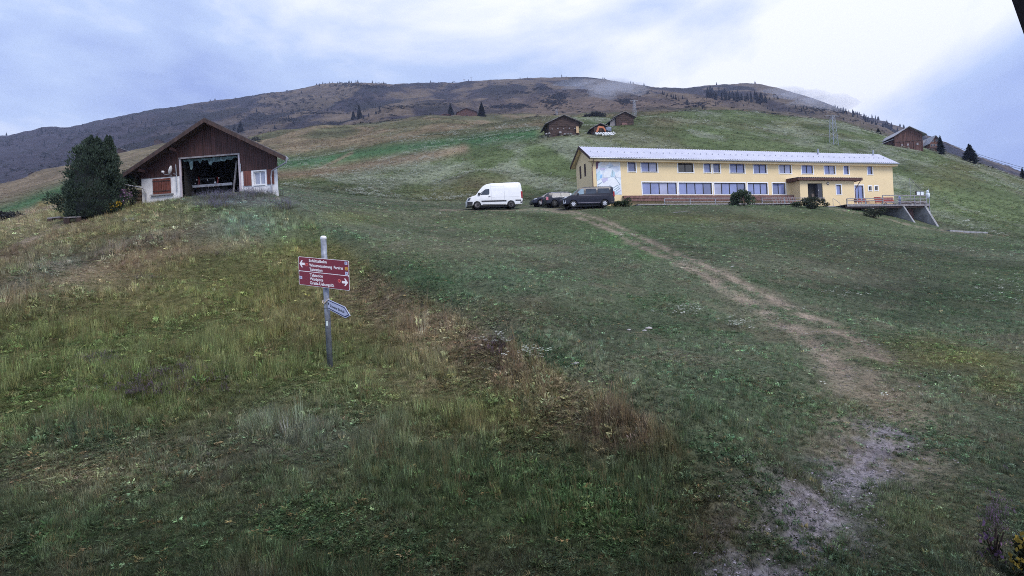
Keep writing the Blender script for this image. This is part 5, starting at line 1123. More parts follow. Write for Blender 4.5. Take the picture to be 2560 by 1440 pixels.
def arrow(x0, x1, b, par):
    s = 1 if x1 > x0 else -1; w = abs(x1-x0)
    FULL.shape('arrow', [(x1, b), (x1-s*w*.42, b+.125), (x1-s*w*.62, b+.125), (x1-s*w*.40, b+.04), (x0, b+.04), (x0, b-.04), (x1-s*w*.40, b-.04), (x1-s*w*.62, b-.125), (x1-s*w*.42, b-.125)], M_SWHITE, .003, .006, par)
arrow(.125, .02, .25, u_); arrow(.855, .975, .735, l_)
for a, b, par in ((.165, .265, u_), (.805, .71, l_)):
    FULL.shape('red_ring', [(a + .030*math.cos(t), b + .057*math.sin(t)) for t in np.linspace(0, 2*math.pi, 20)[:-1]], mat('ring_pink', (.8, .25, .22), .5) if par is u_ else bpy.data.materials['ring_pink'], .003, .006, par); FULL.shape('red_dot', [(a + .022*math.cos(t), b + .042*math.sin(t)) for t in np.linspace(0, 2*math.pi, 20)[:-1]], mat('dot_red', (.45, .02, .03), .5) if par is u_ else bpy.data.materials['dot_red'], .005, .0075, par)
for a, b, m, ch, par in ((.945, .09, M_SLIL, 'P', u_), (.948, .275, M_SYEL, 'x', u_), (.95, .43, M_SLIL, 'P', u_), (.04, .74, M_SLIL, 'P', l_)):
    ic = FULL.shape('pictogram', rr(a-.027, a+.027, b-.052, b+.052, .004), m, .003, .006, par)
    FULL.text(ch, a-.012, a+.012, b, .06, M_SBLUE if m is M_SLIL else M_SINK, par, .0075)
# small arrow board
A0, A1, A2 = lp(820, 748, 10.72), lp(862, 767, 10.45), lp(820, 772.5, 10.72)
AP = Panel(A0, A1, A2, sg)
ab = AP.shape('arrow_board', [(0, 0), (1, 0), (1.31, .62), (1.04, 1.1), (0, 1.0)], M_SLIL, -.01, .002)
AP.shape('border', [(.0, .06), (.98, .06), (1.26, .62), (1.03, 1.02), (0, .93)], mat('navy_border', (.02, .03, .10), .5), .001, .004, ab)
AP.shape('face', [(.0, .15), (.96, .15), (1.20, .62), (1.01, .92), (0, .83)], M_SLIL, .003, .006, ab)
AP.text('Schweizer Skischule', .15, .99, .52, .26, M_SINK, ab, .0075)
AP.shape('emblem', [(.06 + .035*math.cos(t), .42 + .13*math.sin(t)) for t in np.linspace(0, 2*math.pi, 12)[:-1]], M_SINK, .005, .0075, ab)
for py in (752, 768):
    z = lp(815, py, YS_).z; MB().lathe([(.060, -.018), (.060, .018)], (0, 0, z), 'z', 18).build('clamp', M_STEEL, sg)
z = lp(815, 755, YS_).z; MB().tube([(-.06, -.02, z+.04), (-.065, -.05, z-.01), (-.03, -.07, z-.03), (.03, -.07, z+.03), (.07, -.05, z+.06)], .012, 6).build('tied_rope', mat('pale_rope', (.5, .42, .36), .8), sg)
z = lp(818, 808, YS_).z; st_ = MB()
for i in range(6):
    a = -math.pi/2 - .35 + .7*i/5; st_.v += [(.0555*math.cos(a), .0555*math.sin(a), z+.045), (.0555*math.cos(a), .0555*math.sin(a), z-.045)]
st_.f = [(2*i, 2*i+2, 2*i+3, 2*i+1) for i in range(5)]; st_.build('sticker', mat('pale_sticker', (.72, .85, .82), .5), sg)

# ------------------------------------------------------------------ benches
def bench(px0, py0, px1, py1, Y0, Y1, label):
    a, b = at(px0, py0, Y0), at(px1, py1, Y1); z = float(gz((a.x+b.x)/2, (a.y+b.y)/2)); rz = math.atan2(b.y-a.y, b.x-a.x); L = (Vector((b.x, b.y))-Vector((a.x, a.y))).length
    tilt = math.atan2(b.z-a.z, L)
    t = thing('plank_bench', Vector(((a.x+b.x)/2, (a.y+b.y)/2, (a.z+b.z)/2)), rz, label, 'bench', 'benches by the pines')
    for k in range(2):
        s = MB(); s.box(-L/2, L/2, -.19+.195*k, -.005+.195*k, -.07, 0); o = s.build('seat_plank', M_GREYWOOD, t); o.rotation_euler = (0, -tilt*.6, 0)
    for sx in (-1, 1):
        x = sx*L*.34; zz = sx*L*.34*math.tan(tilt*.6)
        MB().box(x-.13, x+.13, -.17, .17, -.75+zz, -.075+zz).build('support', M_DARKWOOD, t)
    return t
bench(160, 545, 204, 540, 31.0, 31.4, 'longer grey plank bench nearer the pines')
bench(124, 546, 156, 541, 33.0, 33.0, 'shorter grey plank bench left of the longer one')

# ------------------------------------------------------------------ trees and shrubs
def leafmat(name, c, var=.4, trans=.25, scale=3.0):
    m = bpy.data.materials.new(name); m.use_nodes = True; t = m.node_tree; t.nodes.clear()
    out_ = N(t, 'ShaderNodeOutputMaterial'); d = N(t, 'ShaderNodeBsdfDiffuse'); tr_ = N(t, 'ShaderNodeBsdfTranslucent'); mx_ = N(t, 'ShaderNodeMixShader'); mx_.inputs[0].default_value = trans
    g = N(t, 'ShaderNodeNewGeometry'); hsv = N(t, 'ShaderNodeHueSaturation'); hsv.inputs['Color'].default_value = (*c, 1)
    r = N(t, 'ShaderNodeMapRange'); r.inputs[3].default_value = 1 - var; r.inputs[4].default_value = 1 + var*1.4
    t.links.new(g.outputs['Random Per Island'], r.inputs[0]); t.links.new(r.outputs[0], hsv.inputs['Value'])
    for s in (d, tr_): t.links.new(hsv.outputs[0], s.inputs[0])
    t.links.new(d.outputs[0], mx_.inputs[1]); t.links.new(tr_.outputs[0], mx_.inputs[2]); t.links.new(mx_.outputs[0], out_.inputs[0])
    return m
M_PINE = leafmat('pine_needles', (.056, .078, .056), .65, .15); M_SPR = leafmat('spruce_needles', (.030, .042, .040), .4, .15); M_SPRF = leafmat('far_spruce_needles', (.036, .044, .048), .3, .15)
M_BUSH = leafmat('bush_leaves', (.055, .075, .042), .5, .25); M_JUN = leafmat('juniper_leaves', (.050, .052, .052), .35, .15)
M_BARK = mat('bark', (.07, .05, .042), .9, .4, 4, .5)
def spray(mb, p, d, L, w, up):
    """one pointed needle spray"""
    d = d.normalized(); s = d.cross(up); s = s.normalized() if s.length > 1e-3 else d.orthogonal().normalized()
    a, b = p + d*L*.45 + s*w, p + d*L*.45 - s*w
    mb.add([p, a, p + d*L, b], [(0, 1, 2, 3)])
def crown_pine(rx, h, n, seed, rmin=.6):
    rd = random.Random(seed); mb = MB()
    def rad(t):  # outline of the dense crown, t 0..1 from the ground
        return rx * np.interp(t, [0, .08, .25, .42, .6, .76, .9, 1], [.74, .92, 1, .97, .86, .66, .40, .10])
    boughs = [(rd.random()**.9, rd.random()*6.283, rd.uniform(1.0, 1.24)) for _ in range(90)]
    for i in range(n):
        t = rd.random()**1.05; a = rd.random()*2*math.pi; ext = 1.0
        if i % 5 < 3: t, a, ext = rd.choice(boughs); t = min(1, max(0, t + rd.gauss(0, .022))); a += rd.gauss(0, .13)
        lump = 1 + .15*math.sin(3*a + 9*t + seed) + .15*math.sin(5*a - 17*t) + .10*math.sin(11*a + 31*t)
        r = rad(t)*lump*(ext if ext > 1 else .92)*(rmin + (1.02-rmin)*rd.random()**.5)
        p = Vector((r*math.cos(a) + .05*h*t*t, r*math.sin(a), t*h*(1 + .03*math.sin(4*a + seed)))); o = Vector((math.cos(a), math.sin(a), .9 + .8*t))
        for k in range(5):
            d = o + Vector((rd.gauss(0, .45), rd.gauss(0, .45), rd.gauss(.1, .4)))
            spray(mb, p, d, .12 + .09*rd.random(), .017, Vector((rd.gauss(0, 1), rd.gauss(0, 1), rd.gauss(0, 1))))
    return mb
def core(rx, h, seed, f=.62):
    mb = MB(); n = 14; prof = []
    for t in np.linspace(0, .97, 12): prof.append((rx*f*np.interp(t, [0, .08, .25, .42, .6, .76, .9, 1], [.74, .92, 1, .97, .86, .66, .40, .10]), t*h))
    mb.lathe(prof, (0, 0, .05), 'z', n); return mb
def pine(px, py, hpx, wpx, Y, label, n, seed, group=None):
    p = gpx(px, py, 20, 60) if Y is None else Vector((at(px, py, Y).x, Y, float(gz(at(px, py, Y).x, Y))))
    h = hpx*p.y/F; rx = wpx*p.y/F/2
    z0 = at(px, py, p.y).z
    t = thing('pine_tree', (p.x, p.y, min(p.z, z0) - .05), 0, label, 'tree', group)
    MB().tube([(0, 0, -.2), (0, 0, h*.5), (.03, 0, h*.9)], .12, 8, .02).build('trunk', M_BARK, t)
    c = crown_pine(rx, h, n, seed).build('crown', M_PINE, t, kind='stuff'); core(rx, h, seed).build('dark_crown_core', mat('crown_core_shade', (.012, .017, .013), .95) if 'crown_core_shade' not in bpy.data.materials else bpy.data.materials['crown_core_shade'], t)  # solid core in a darkened needle colour, standing in for shade inside the crown
    return t
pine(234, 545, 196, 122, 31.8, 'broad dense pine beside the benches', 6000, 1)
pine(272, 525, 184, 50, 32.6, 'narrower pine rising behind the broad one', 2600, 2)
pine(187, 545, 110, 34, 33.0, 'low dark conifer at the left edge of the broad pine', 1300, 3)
def shrub(px, py, wpx, hpx, Y, label, n, seed, m=None, leaf=.07, name='shrub', cat='shrub', flower=None, nf=0):
    x = at(px, py, Y).x; z0 = at(px, py, Y).z; g = float(gz(x, Y)); base = min(g, z0)
    h = hpx*Y/F; rx = wpx*Y/F/2; rd = random.Random(seed)
    t = thing(name, (x, Y, base - .03), 0, label, cat)
    st_ = MB()
    for k in range(7):
        a = rd.random()*6.28; st_.tube([(0, 0, 0), (rx*.3*math.cos(a), rx*.3*math.sin(a), h*.4), (rx*.7*math.cos(a), rx*.7*math.sin(a), h*.8)], .02, 5, .006)
    st_.build('stems', M_BARK, t); mb = MB(); fl = MB()
    lumps = [(rd.uniform(-.8, .8)*rx, rd.uniform(-.4, .4)*rx, rd.uniform(.2, .85)*h, rd.uniform(.18, .45)) for _ in range(13)] + [(0, 0, h*.35, .6)]
    for i in range(n + nf):
        cx, cy, cz, rr_ = rd.choice(lumps); d = Vector((rd.gauss(0, 1), rd.gauss(0, 1), rd.gauss(0, 1))).normalized(); q = rd.random()**.4
        p = Vector((cx + d.x*rr_*rx*q, cy + d.y*rr_*rx*q, max(.02, cz + d.z*rr_*h*.5*q)))
        if i < n: spray(mb, p, d + Vector((rd.gauss(0, .6), rd.gauss(0, .6), rd.gauss(.2, .6))), leaf*rd.uniform(.7, 1.5), leaf*.28, Vector((rd.gauss(0, 1), rd.gauss(0, 1), rd.gauss(0, 1))))
        else: spray(fl, p + d*.05, Vector((rd.gauss(0, .4), rd.gauss(0, .4), 1)), leaf*1.4, leaf*.5, d)
    mb.build('foliage', m or M_BUSH, t, kind='stuff')
    if nf: fl.build('blossoms', flower, t, kind='stuff')
    return t
M_PINK = leafmat('pink_blossom', (.36, .22, .34), .3, .3); M_YELF = leafmat('yellow_blossom', (.55, .38, .05), .3, .3); M_WHF = leafmat('white_blossom', (.72, .74, .66), .15, .3)
shrub(330, 512, 62, 95, 34.6, 'dark leafy shrub between the pines and the timber house', 3000, 11, leafmat('dark_shrub', (.030, .040, .028), .4), .09)
shrub(302, 520, 46, 58, 33.0, 'pink flowering willowherb in front of the dark shrub', 900, 12, None, .08, 'willowherb', 'plant', M_PINK, 420)
shrub(285, 526, 34, 32, 32.0, 'yellow flowering clump at the foot of the pines', 700, 13, None, .07, 'ragwort', 'plant', M_YELF, 260)
shrub(1860, 517, 60, 46, 62.8, 'leafy green bush standing in front of the lodge windows', 2600, 14, leafmat('ash_leaves', (.075, .105, .065), .6), .2, 'bush', 'bush')
shrub(2036, 520, 62, 30, 63.5, 'low dark bush covering the rail at the lodge entrance', 2200, 15, leafmat('dark_bush', (.055, .065, .045), .6), .17, 'bush', 'bush')
shrub(1552, 515, 46, 20, 61.5, 'ragged weeds in front of the mural corner', 1100, 16, None, .2, 'weed_clump', 'plant')
shrub(2182, 515, 60, 26, 66.5, 'straggly dark weeds along the raised terrace', 1300, 17, bpy.data.materials['dark_bush'], .17, 'weed_clump', 'plant')
shrub(1990, 515, 30, 14, 64.2, 'small weed clump left of the entrance bush', 500, 18, None, .15, 'weed_clump', 'plant')
shrub(1492, 297, 64, 13, 250, 'dark round bushes on the crest behind the huts', 1500, 19, M_JUN, 1.0, 'bush', 'bush')
shrub(12, 526, 60, 26, 60, 'dark bush cut by the left edge of the picture', 1200, 20, M_JUN, .25, 'bush', 'bush')
# spruces: one tree per object, two shared shapes
def spruce_proto(seed, n, droop, wid, m):
    rd = random.Random(seed); mb = MB()
    for i in range(n):
        t = rd.random()**.9; z = .06 + .94*t; r = wid*(1-t)**.8*rd.uniform(.65, 1.12) + .008; a = rd.random()*6.283
        d = Vector((math.cos(a), math.sin(a), -droop*(1-t*.8) + .12))
        spray(mb, Vector((0, 0, z)) + Vector((d.x, d.y, 0))*r*.05, d, r, r*.26 + .012, Vector((rd.gauss(0, .3), rd.gauss(0, .3), 1)))
        if i % 2 == 0: spray(mb, Vector((0, 0, z)) + Vector((d.x, d.y, 0))*r*.3, d + Vector((rd.gauss(0, .5), rd.gauss(0, .5), -.4)), r*.7, r*.2, Vector((d.y, -d.x, .3)))
    mb.add(*cone(wid*.55, .08, .98))
    me = bpy.data.meshes.new('crown'); me.from_pydata(mb.v, [], mb.f); me.update(); me.materials.append(m)
    tk = MB().tube([(0, 0, -.06), (0, 0, .3)], .018, 6, .012); mt_ = bpy.data.meshes.new('trunk'); mt_.from_pydata(tk.v, [], tk.f); mt_.update(); mt_.materials.append(M_BARK)
    return me, mt_
def cone(r, z0, z1, n=7):
    return [(r*math.cos(2*math.pi*i/n), r*math.sin(2*math.pi*i/n), z0) for i in range(n)] + [(0, 0, z1)], [(i, (i+1) % n, n) for i in range(n)]
PROT = [spruce_proto(1, 520, .35, .24, M_SPR), spruce_proto(2, 480, .25, .32, M_SPR), spruce_proto(3, 200, .3, .22, M_SPRF), spruce_proto(4, 180, .25, .30, M_SPRF)]
def spruce(px, py, hpx, label, group, kind=0, Y=None, ymin=80, wide=1.0, pos=None):
    if pos is not None: p = pos
    elif Y is None: p = gpx(px, py, ymin)
    else: x = at(px, py, Y).x; p = Vector((x, Y, min(float(gz(x, Y)), at(px, py, Y).z)))
    h = hpx*p.y/F
    t = thing('spruce_tree', p - Vector((0, 0, .04*h)), random.random()*6.28, label, 'tree', group); t.scale = (h*wide, h*wide, h)
    for nm, me in (('crown', PROT[kind][0]), ('trunk', PROT[kind][1])):
        o = bpy.data.objects.new(nm, me); col.objects.link(o); o.parent = t
        if nm == 'crown': o['kind'] = 'stuff'
    return t
G1 = 'spruces on the far hills'
for px, py, h, lab, k in [(899, 297, 37, 'tall spruce of the pair left of the far barn', 0), (884, 299, 24, 'shorter spruce leaning on the tall one of that pair', 1), (1205, 291, 38, 'dark spruce right of the far barn', 1), (1127, 287, 30, 'spruce left of the far barn', 1),
     (950, 279, 11, 'small spruce above the far pair', 3), (940, 286, 12, 'small bushy spruce right of the far pair', 3), (922, 292, 9, 'tiny spruce close to the far pair', 3), (602, 330, 30, 'spruce beside the barn roof on the right slope of the gable', 1), (586, 326, 17, 'small spruce left of the gable spruce', 3), (722, 303, 16, 'round dark spruce on the heath above the barn roof', 3), (687, 323, 12, 'small spruce on the hill right of the barn roof', 3)]:
    spruce(px, py, h, lab, G1, k, ymin=250)
for px, py, h, w, lab, Yt in [(2352, 386, 50, 1.0, 'tall spruce growing beside the brown chalet', 166), (2425, 412, 56, 1.35, 'broad dark spruce standing alone on the right slope', 168), (2557, 452, 40, 1.0, 'spruce cut by the right edge of the picture', 176), (2196, 338, 24, 1.2, 'spruce left of the hay barn roof', 210), (2180, 337, 16, 1.0, 'smaller spruce left of the hay barn', 215), (2231, 322, 12, 1.0, 'spruce tip above the hay barn ridge', 300), (2518, 440, 10, 1, 'tiny spruce on the right skyline', 172), (2482, 424, 9, 1.4, 'round tree on the right skyline', 172), (2470, 420, 8, 1.5, 'low tree next to the round one on the right skyline', 172)]:
    spruce(px, py, h, lab, 'spruces on the right slope', 1 if w > 1 else 0, Y=Yt, wide=w)
for i, (px, py) in enumerate(((318, 394), (308, 394), (322, 400), (316, 420), (372, 358), (380, 357), (386, 356), (392, 355), (400, 354), (406, 353))):
    spruce(px, py, random.uniform(9, 15), 'dark tree in the small groves by the far huts', 'trees by the far huts', 3, Y=420 if i < 4 else 520, wide=1.2)
# the ridge line, the grove on the right shoulder and scattered mountain spruces
def where(px, spots):
    for lim, w in spots:
        if px < lim: return w
    return spots[-1][1]
W_LEFT = [(60, 'near the left picture edge'), (120, 'left of the pines'), (180, 'just left of the broad pine top'), (240, 'straight above the broad pine'), (300, 'above the narrow pine tip'), (360, 'above the barn eave'), (420, 'above the lower barn roof'), (480, 'above the middle of the barn roof'), (540, 'over the barn gable tip'), (600, 'just right of the barn gable tip'), (660, 'above the right barn roof'), (720, 'above the right barn eave'), (780, 'right of the barn'), (840, 'left of the far spruce pair'), (900, 'above the far spruce pair'), (9999, 'right of the far spruce pair')]
W_SKY = [(600, 'above the barn'), (700, 'right above the barn roof end'), (780, 'on the left skyline step'), (820, 'at the start of the skyline shoulder'), (860, 'on the skyline shoulder'), (900, 'above the far spruce pair'), (940, 'just right above the far spruce pair'), (1000, 'left of the centre saddle'), (1100, 'left of the far barn'), (1200, 'above the far barn'), (1300, 'right above the far barn'), (1400, 'left of the long mountain wall'), (1500, 'above the long mountain wall'), (1600, 'right of the long mountain wall'), (1700, 'above the short spruce row'), (1800, 'at the left end of the grove'), (1900, 'above the mountain grove'), (2130, 'above the lattice pylon'), (2170, 'right of the lattice pylon'), (2210, 'left above the hay barn'), (9999, 'just above the hay barn')]
W_GR = [(1790, 'at its left end'), (1810, 'near its left end'), (1830, 'left of its middle'), (1850, 'in its middle'), (1870, 'right of its middle'), (1890, 'near its right end'), (9999, 'at its right end')]
def ridge_pos(px):
    u = uv(px, 230)[0]; Y = YS[YS > 850]; g = (gz(u*Y/F, Y)-HC)/Y; k = int(np.argmax(g)); return Vector((u*Y[k]/F, Y[k], float(gz(u*Y[k]/F, Y[k]))))
rd = random.Random(5)
for i in range(64):
    px = rd.choice([rd.uniform(480, 1300), rd.uniform(780, 960), rd.uniform(1300, 1900), rd.uniform(2100, 2260), rd.uniform(2080, 2260)])
    spruce(0, 0, rd.uniform(3.5, 8) + (3 if px > 2080 else 0), 'tiny spruce standing on the mountain skyline ' + where(px, W_SKY), 'spruces along the mountain skyline', rd.choice((2, 3)), pos=ridge_pos(px))
for i in range(46):
    px = rd.uniform(2085, 2262); sk = np.interp(px, [2060, 2120, 2180, 2240, 2330], [256, 280, 298, 317, 358])
    spruce(px, sk + rd.uniform(2, 13), rd.uniform(7, 13), 'spruce in the tree belt falling along the right ridge ' + where(px, [(2110, 'behind the pylon'), (2140, 'just right of the pylon'), (2170, 'between pylon and hay barn'), (2200, 'left of the hay barn'), (2230, 'left above the hay barn roof'), (9999, 'above the hay barn roof')]), 'spruces along the right ridge', rd.choice((2, 3)), ymin=480)
for i in range(64):
    f = rd.random(); px = 1768 + 150*f; py = 240 + 17*f + rd.uniform(-10, 8) * (1 - .4*f)
    spruce(px, py, rd.uniform(14, 24), 'spruce in the dark grove on the mountain shoulder, ' + where(px, W_GR), 'spruce grove on the mountain', rd.choice((2, 3)), ymin=480)
for i in range(14):
    px = rd.uniform(1655, 1720); spruce(px, 236 + (px-1655)*.28 + rd.uniform(-3, 5), rd.uniform(8, 14), 'spruce in the short row left of the mountain grove', 'spruce row on the mountain', 2, ymin=480)
for i in range(60):
    px = rd.uniform(1740, 2160); py = np.interp(px, [1740, 1900, 2000, 2160], [232, 230, 245, 300]) + rd.uniform(5, 46)
    spruce(px, py, rd.uniform(4, 10), 'small spruce scattered below the mountain skyline ' + where(px, [(1790, 'left of the grove'), (1840, 'under the left grove'), (1890, 'under the middle grove'), (1930, 'under the right grove end'), (1980, 'just right of the grove'), (2030, 'well right of the grove'), (2080, 'left of the lattice pylon'), (2120, 'behind the lattice pylon'), (9999, 'towards the hay barn')]), 'spruces below the mountain grove', rd.choice((2, 3)), ymin=420)
for i in range(110):
    px = rd.uniform(10, 960); sk = np.interp(px, [0, 270, 560, 800, 960], [338, 297, 250, 211, 211]); py = sk + rd.uniform(4, 1) + rd.random()**1.2*95
    spruce(px, py, rd.uniform(4, 9) + (4 if rd.random() < .15 else 0), 'small spruce on the dark mountainside ' + where(px, W_LEFT) + (', high up' if py - sk < 35 else ', low down' if py - sk > 70 else ', halfway up'), 'spruces on the left mountainside', rd.choice((2, 3)), ymin=430)

# ------------------------------------------------------------------ power pylons and wires
def pylon(px, pyb, pyt, wpx, Y, label, arms=True):
    s = Y/F; p = at(px, pyb, Y); g = float(gz(p.x, p.y)); zb = min(p.z, g); H = at(px, pyt, Y).z - zb; w = wpx*s/2
    t = thing('lattice_pylon', (p.x, p.y, zb - .3), R(12), label, 'pylon', 'power pylons'); m = M_STEEL; mb = MB(); n = 7; r = max(.05, .012*H*.35)
    def W(z): return w*(1 - .55*z/H)
    for sx in (-1, 1):
        for sy in (-1, 1): MB().tube([(sx*w, sy*w, 0), (sx*W(H), sy*W(H), H)], r, 5).build('corner_leg', m, t)
    for k in range(n):
        z0, z1 = H*k/n, H*(k+1)/n; a, b = W(z0), W(z1)
        for q0, q1 in (((-a, -a, z0), (b, -b, z1)), ((a, -a, z0), (-b, -b, z1)), ((-a, a, z0), (b, b, z1)), ((-a, -a, z0), (-b, b, z1)), ((a, a, z0), (b, -b, z1)), ((-b, -b, z1), (b, -b, z1))): mb.tube([q0, q1], r*.6, 4)
    mb.build('lattice_bracing', m, t, kind='stuff')
    c = wpx*1.35*s
    MB().beam((-c, 0, H), (c, 0, H), r*2.2, r*2.2).build('cross_arm', m, t)
    for x in (-c*.85, c*.85):
        MB().tube([(x, 0, H), (x*1.12, 0, H + 18*s)], r*.8, 5).build('horn', M_DARKWOOD, t)
    for x in (-c, -c*.4, c*.4, c): MB().lathe([(r*2, -r*6), (r*2.6, -r*2), (r*1.4, 0)], (x, 0, H), 'z', 6).build('insulator', M_DARKWOOD, t)
    return t
pylon(2085, 374, 287, 16, 150, 'grey lattice pylon rising behind the lodge roof')
pylon(1587, 288, 250, 8, 260, 'thin lattice pylon behind the upper log hut')
pylon(1392, 290, 272, 5, 420, 'faint distant pylon above the dark log hut', False)
for px in (1180, 1162): 
    p = ridge_pos(px); t = thing('lift_mast', p, 0, 'tiny lift mast on the mountain skyline' if px == 1180 else 'lower lift mast left of the tiny skyline one', 'mast'); h_ = 9 if px == 1180 else 5
    MB().tube([(0, 0, -1), (0, 0, h_*p.y/F)], .35, 5).build('mast', M_GREYWOOD, t); MB().beam((-3, 0, h_*p.y/F), (3, 0, h_*p.y/F), .5, .5).build('cross_arm', M_GREYWOOD, t)
for k, (a, b) in enumerate((((2358, 354.5), (2640, 440)), ((2358, 358), (2640, 446)))):
    q0, q1 = at(*a, 175), at(*b, 150)
    tag(MB().tube([q0.lerp(q1, i/12) - Vector((0, 0, 1.2*math.sin(math.pi*i/12)*.5)) for i in range(13)], .045, 5).build('power_cable', M_BLK, None), ('upper' if k == 0 else 'lower') + ' thin power cable crossing the right sky', 'cable', 'power cables')

# ------------------------------------------------------------------ the house the view is taken from: eave and wall
vh = thing('lookout_house', (0, -.8, HC - 4), 0, 'dark slanting eave board of the house in the upper right corner', 'house')
MB().box(-8, 8, -.4, 0, -1, 5.5).build('wall', M_DARKWOOD, vh)
MB().box(-8.5, 8.5, -1.5, 3.0, 5.5, 5.65).build('roof', M_DARKWOOD, vh)  # unseen overhang, made deep so it shades the near ground
e0, e1 = at(2508, -60, 1.25), at(2582, 150, 1.25); dv = (e1-e0).normalized(); sd_ = Vector((dv.z, 0, -dv.x)); sd_ = sd_ if sd_.x > 0 else -sd_
off = Vector((0, -.8, HC-4)); q = [e0-off - dv*.92, e1-off + dv*.3]
MB().add([q[0], q[1], q[1]+sd_*.16, q[0]+sd_*.16] + [p - Vector((0, .05, 0)) for p in (q[0], q[1], q[1]+sd_*.16, q[0]+sd_*.16)], [(0,1,2,3),(7,6,5,4),(0,4,5,1),(1,5,6,2),(2,6,7,3),(3,7,4,0)]).build('eave_board', mat('near_black_board', (.018, .014, .022), .7), vh)
# ------------------------------------------------------------------ grass, herbs, flowers and heath (uncountable cover)
def tintmat(name, trans=.3, base=None, mixb=0.0):
    m = bpy.data.materials.new(name); m.use_nodes = True; t = m.node_tree; t.nodes.clear()
    o_ = N(t, 'ShaderNodeOutputMaterial'); d = N(t, 'ShaderNodeBsdfDiffuse'); tr_ = N(t, 'ShaderNodeBsdfTranslucent'); mx_ = N(t, 'ShaderNodeMixShader'); mx_.inputs[0].default_value = trans
    a = N(t, 'ShaderNodeAttribute', attribute_name='tint'); a.attribute_type = 'INSTANCER'
    g = N(t, 'ShaderNodeNewGeometry'); r = N(t, 'ShaderNodeMapRange'); r.inputs[3].default_value = .55; r.inputs[4].default_value = 1.55
    t.links.new(g.outputs['Random Per Island'], r.inputs[0])
    v = N(t, 'ShaderNodeVectorMath', operation='SCALE'); t.links.new(a.outputs['Color'], v.inputs[0]); t.links.new(r.outputs[0], v.inputs['Scale'])
    src = v.outputs[0]
    if base:
        mm = N(t, 'ShaderNodeMix', data_type='RGBA'); mm.inputs[0].default_value = mixb; mm.inputs[7].default_value = (*base, 1); t.links.new(src, mm.inputs[6]); src = mm.outputs[2]
    for s in (d, tr_): t.links.new(src, s.inputs[0])
    t.links.new(d.outputs[0], mx_.inputs[1]); t.links.new(tr_.outputs[0], mx_.inputs[2]); t.links.new(mx_.outputs[0], o_.inputs[0])
    return m
M_BLADE = tintmat('grass_blades'); M_STRAW = tintmat('dry_stalks', .25, tuple(STRAW * 1.0), .35); M_HERB = tintmat('herb_leaves')
def blade(mb, p, d, L, w, bend, seg=3):
    p = Vector(p); d = Vector(d).normalized(); s = d.cross(Vector((random.gauss(0, 1), random.gauss(0, 1), .2)));
    s = s.normalized() if s.length > 1e-3 else Vector((1, 0, 0)); o = len(mb.v); q = p.copy(); dd = d.copy()
    for i in range(seg):
        ww = w * (1 - i/seg)**.7
        mb.v += [tuple(q - s*ww), tuple(q + s*ww)]
        q = q + dd*L/seg; dd = (dd + Vector((bend[0], bend[1], -abs(bend[2])))/seg).normalized()
    mb.v.append(tuple(q))
    for i in range(seg-1): mb.f.append((o+2*i, o+2*i+1, o+2*i+3, o+2*i+2))
    mb.f.append((o+2*seg-2, o+2*seg-1, o+2*seg)); return q
def proto(nm, mb, m):
    me = bpy.data.meshes.new(nm); me.from_pydata(mb.v, [], mb.f); me.update(); me.materials.append(m)
    return bpy.data.objects.new(nm, me)
random.seed(11)
def tuft(n, spread, lean, w, lo=.5):
    mb = MB(); a0 = random.random()*6.28; wind = Vector((.35*math.cos(a0), .35*math.sin(a0), 0))
    for i in range(n):
        a = random.random()*6.28; r = spread*math.sqrt(random.random())
        d = Vector((math.cos(a)*lean*random.random(), math.sin(a)*lean*random.random(), 1)) + wind*.3
        blade(mb, (r*math.cos(a), r*math.sin(a), -.04), d, random.uniform(lo, 1.0), w, (random.gauss(.2, .5), random.gauss(0, .5), .5*random.random()))
    return mb
GRASS = [proto('grass_tuft', tuft(16, .32, .7, .017), M_BLADE) for _ in range(5)]
def stalks(n):
    mb = tuft(7, .25, .6, .015, .3)
    for i in range(n):
        a = random.random()*6.28; r = .3*math.sqrt(random.random())
        tip = blade(mb, (r*math.cos(a), r*math.sin(a), 0), (random.gauss(0, .22), random.gauss(0, .22), 1), random.uniform(.75, 1.25), .007, (random.gauss(0, .4), random.gauss(0, .4), .3))
        for k in range(3): blade(mb, tip - Vector((0, 0, .05*k)), (random.gauss(0, .4), random.gauss(0, .4), .8), .11, .018, (0, 0, .3), 2)
    return mb
DRY = [proto('dry_tuft', stalks(6), M_STRAW) for _ in range(4)]
def herb(n):
    mb = MB()
    for i in range(n):
        a = random.random()*6.28; r = .4*math.sqrt(random.random())
        blade(mb, (r*math.cos(a), r*math.sin(a), random.random()*.35), (math.cos(a)*.8, math.sin(a)*.8, random.uniform(.2, 1)), random.uniform(.25, .5), random.uniform(.05, .10), (0, 0, .6), 2)
    return mb
HERB = [proto('herb_tuft', herb(15), M_HERB) for _ in range(4)]
def umbel(heads, m_n=9):
    st_, fl = MB(), MB()
    for i in range(heads):
        a = random.random()*6.28; r = .25*random.random(); tip = blade(st_, (r*math.cos(a), r*math.sin(a), 0), (random.gauss(0, .25), random.gauss(0, .25), 1), random.uniform(.7, 1), .012, (0, 0, 0), 2)
        for k in range(m_n):
            b = random.random()*6.28; q = .13*math.sqrt(random.random()); c = tip + Vector((q*math.cos(b), q*math.sin(b), random.random()*.02)); s = .035
            fl.add([c+Vector((-s, -s, 0)), c+Vector((s, -s, .01)), c+Vector((s, s, 0)), c+Vector((-s, s, .01))], [(0, 1, 2, 3)])
    n = len(st_.v); me = bpy.data.meshes.new('umbel'); me.from_pydata(st_.v + fl.v, [], st_.f + [tuple(i+n for i in f) for f in fl.f]); me.update(); me.materials.append(M_HERB); me.materials.append(M_WHF)
    mi = np.zeros(len(me.polygons), np.int32); mi[len(st_.f):] = 1; me.polygons.foreach_set('material_index', mi)
    return bpy.data.objects.new('umbel', me)
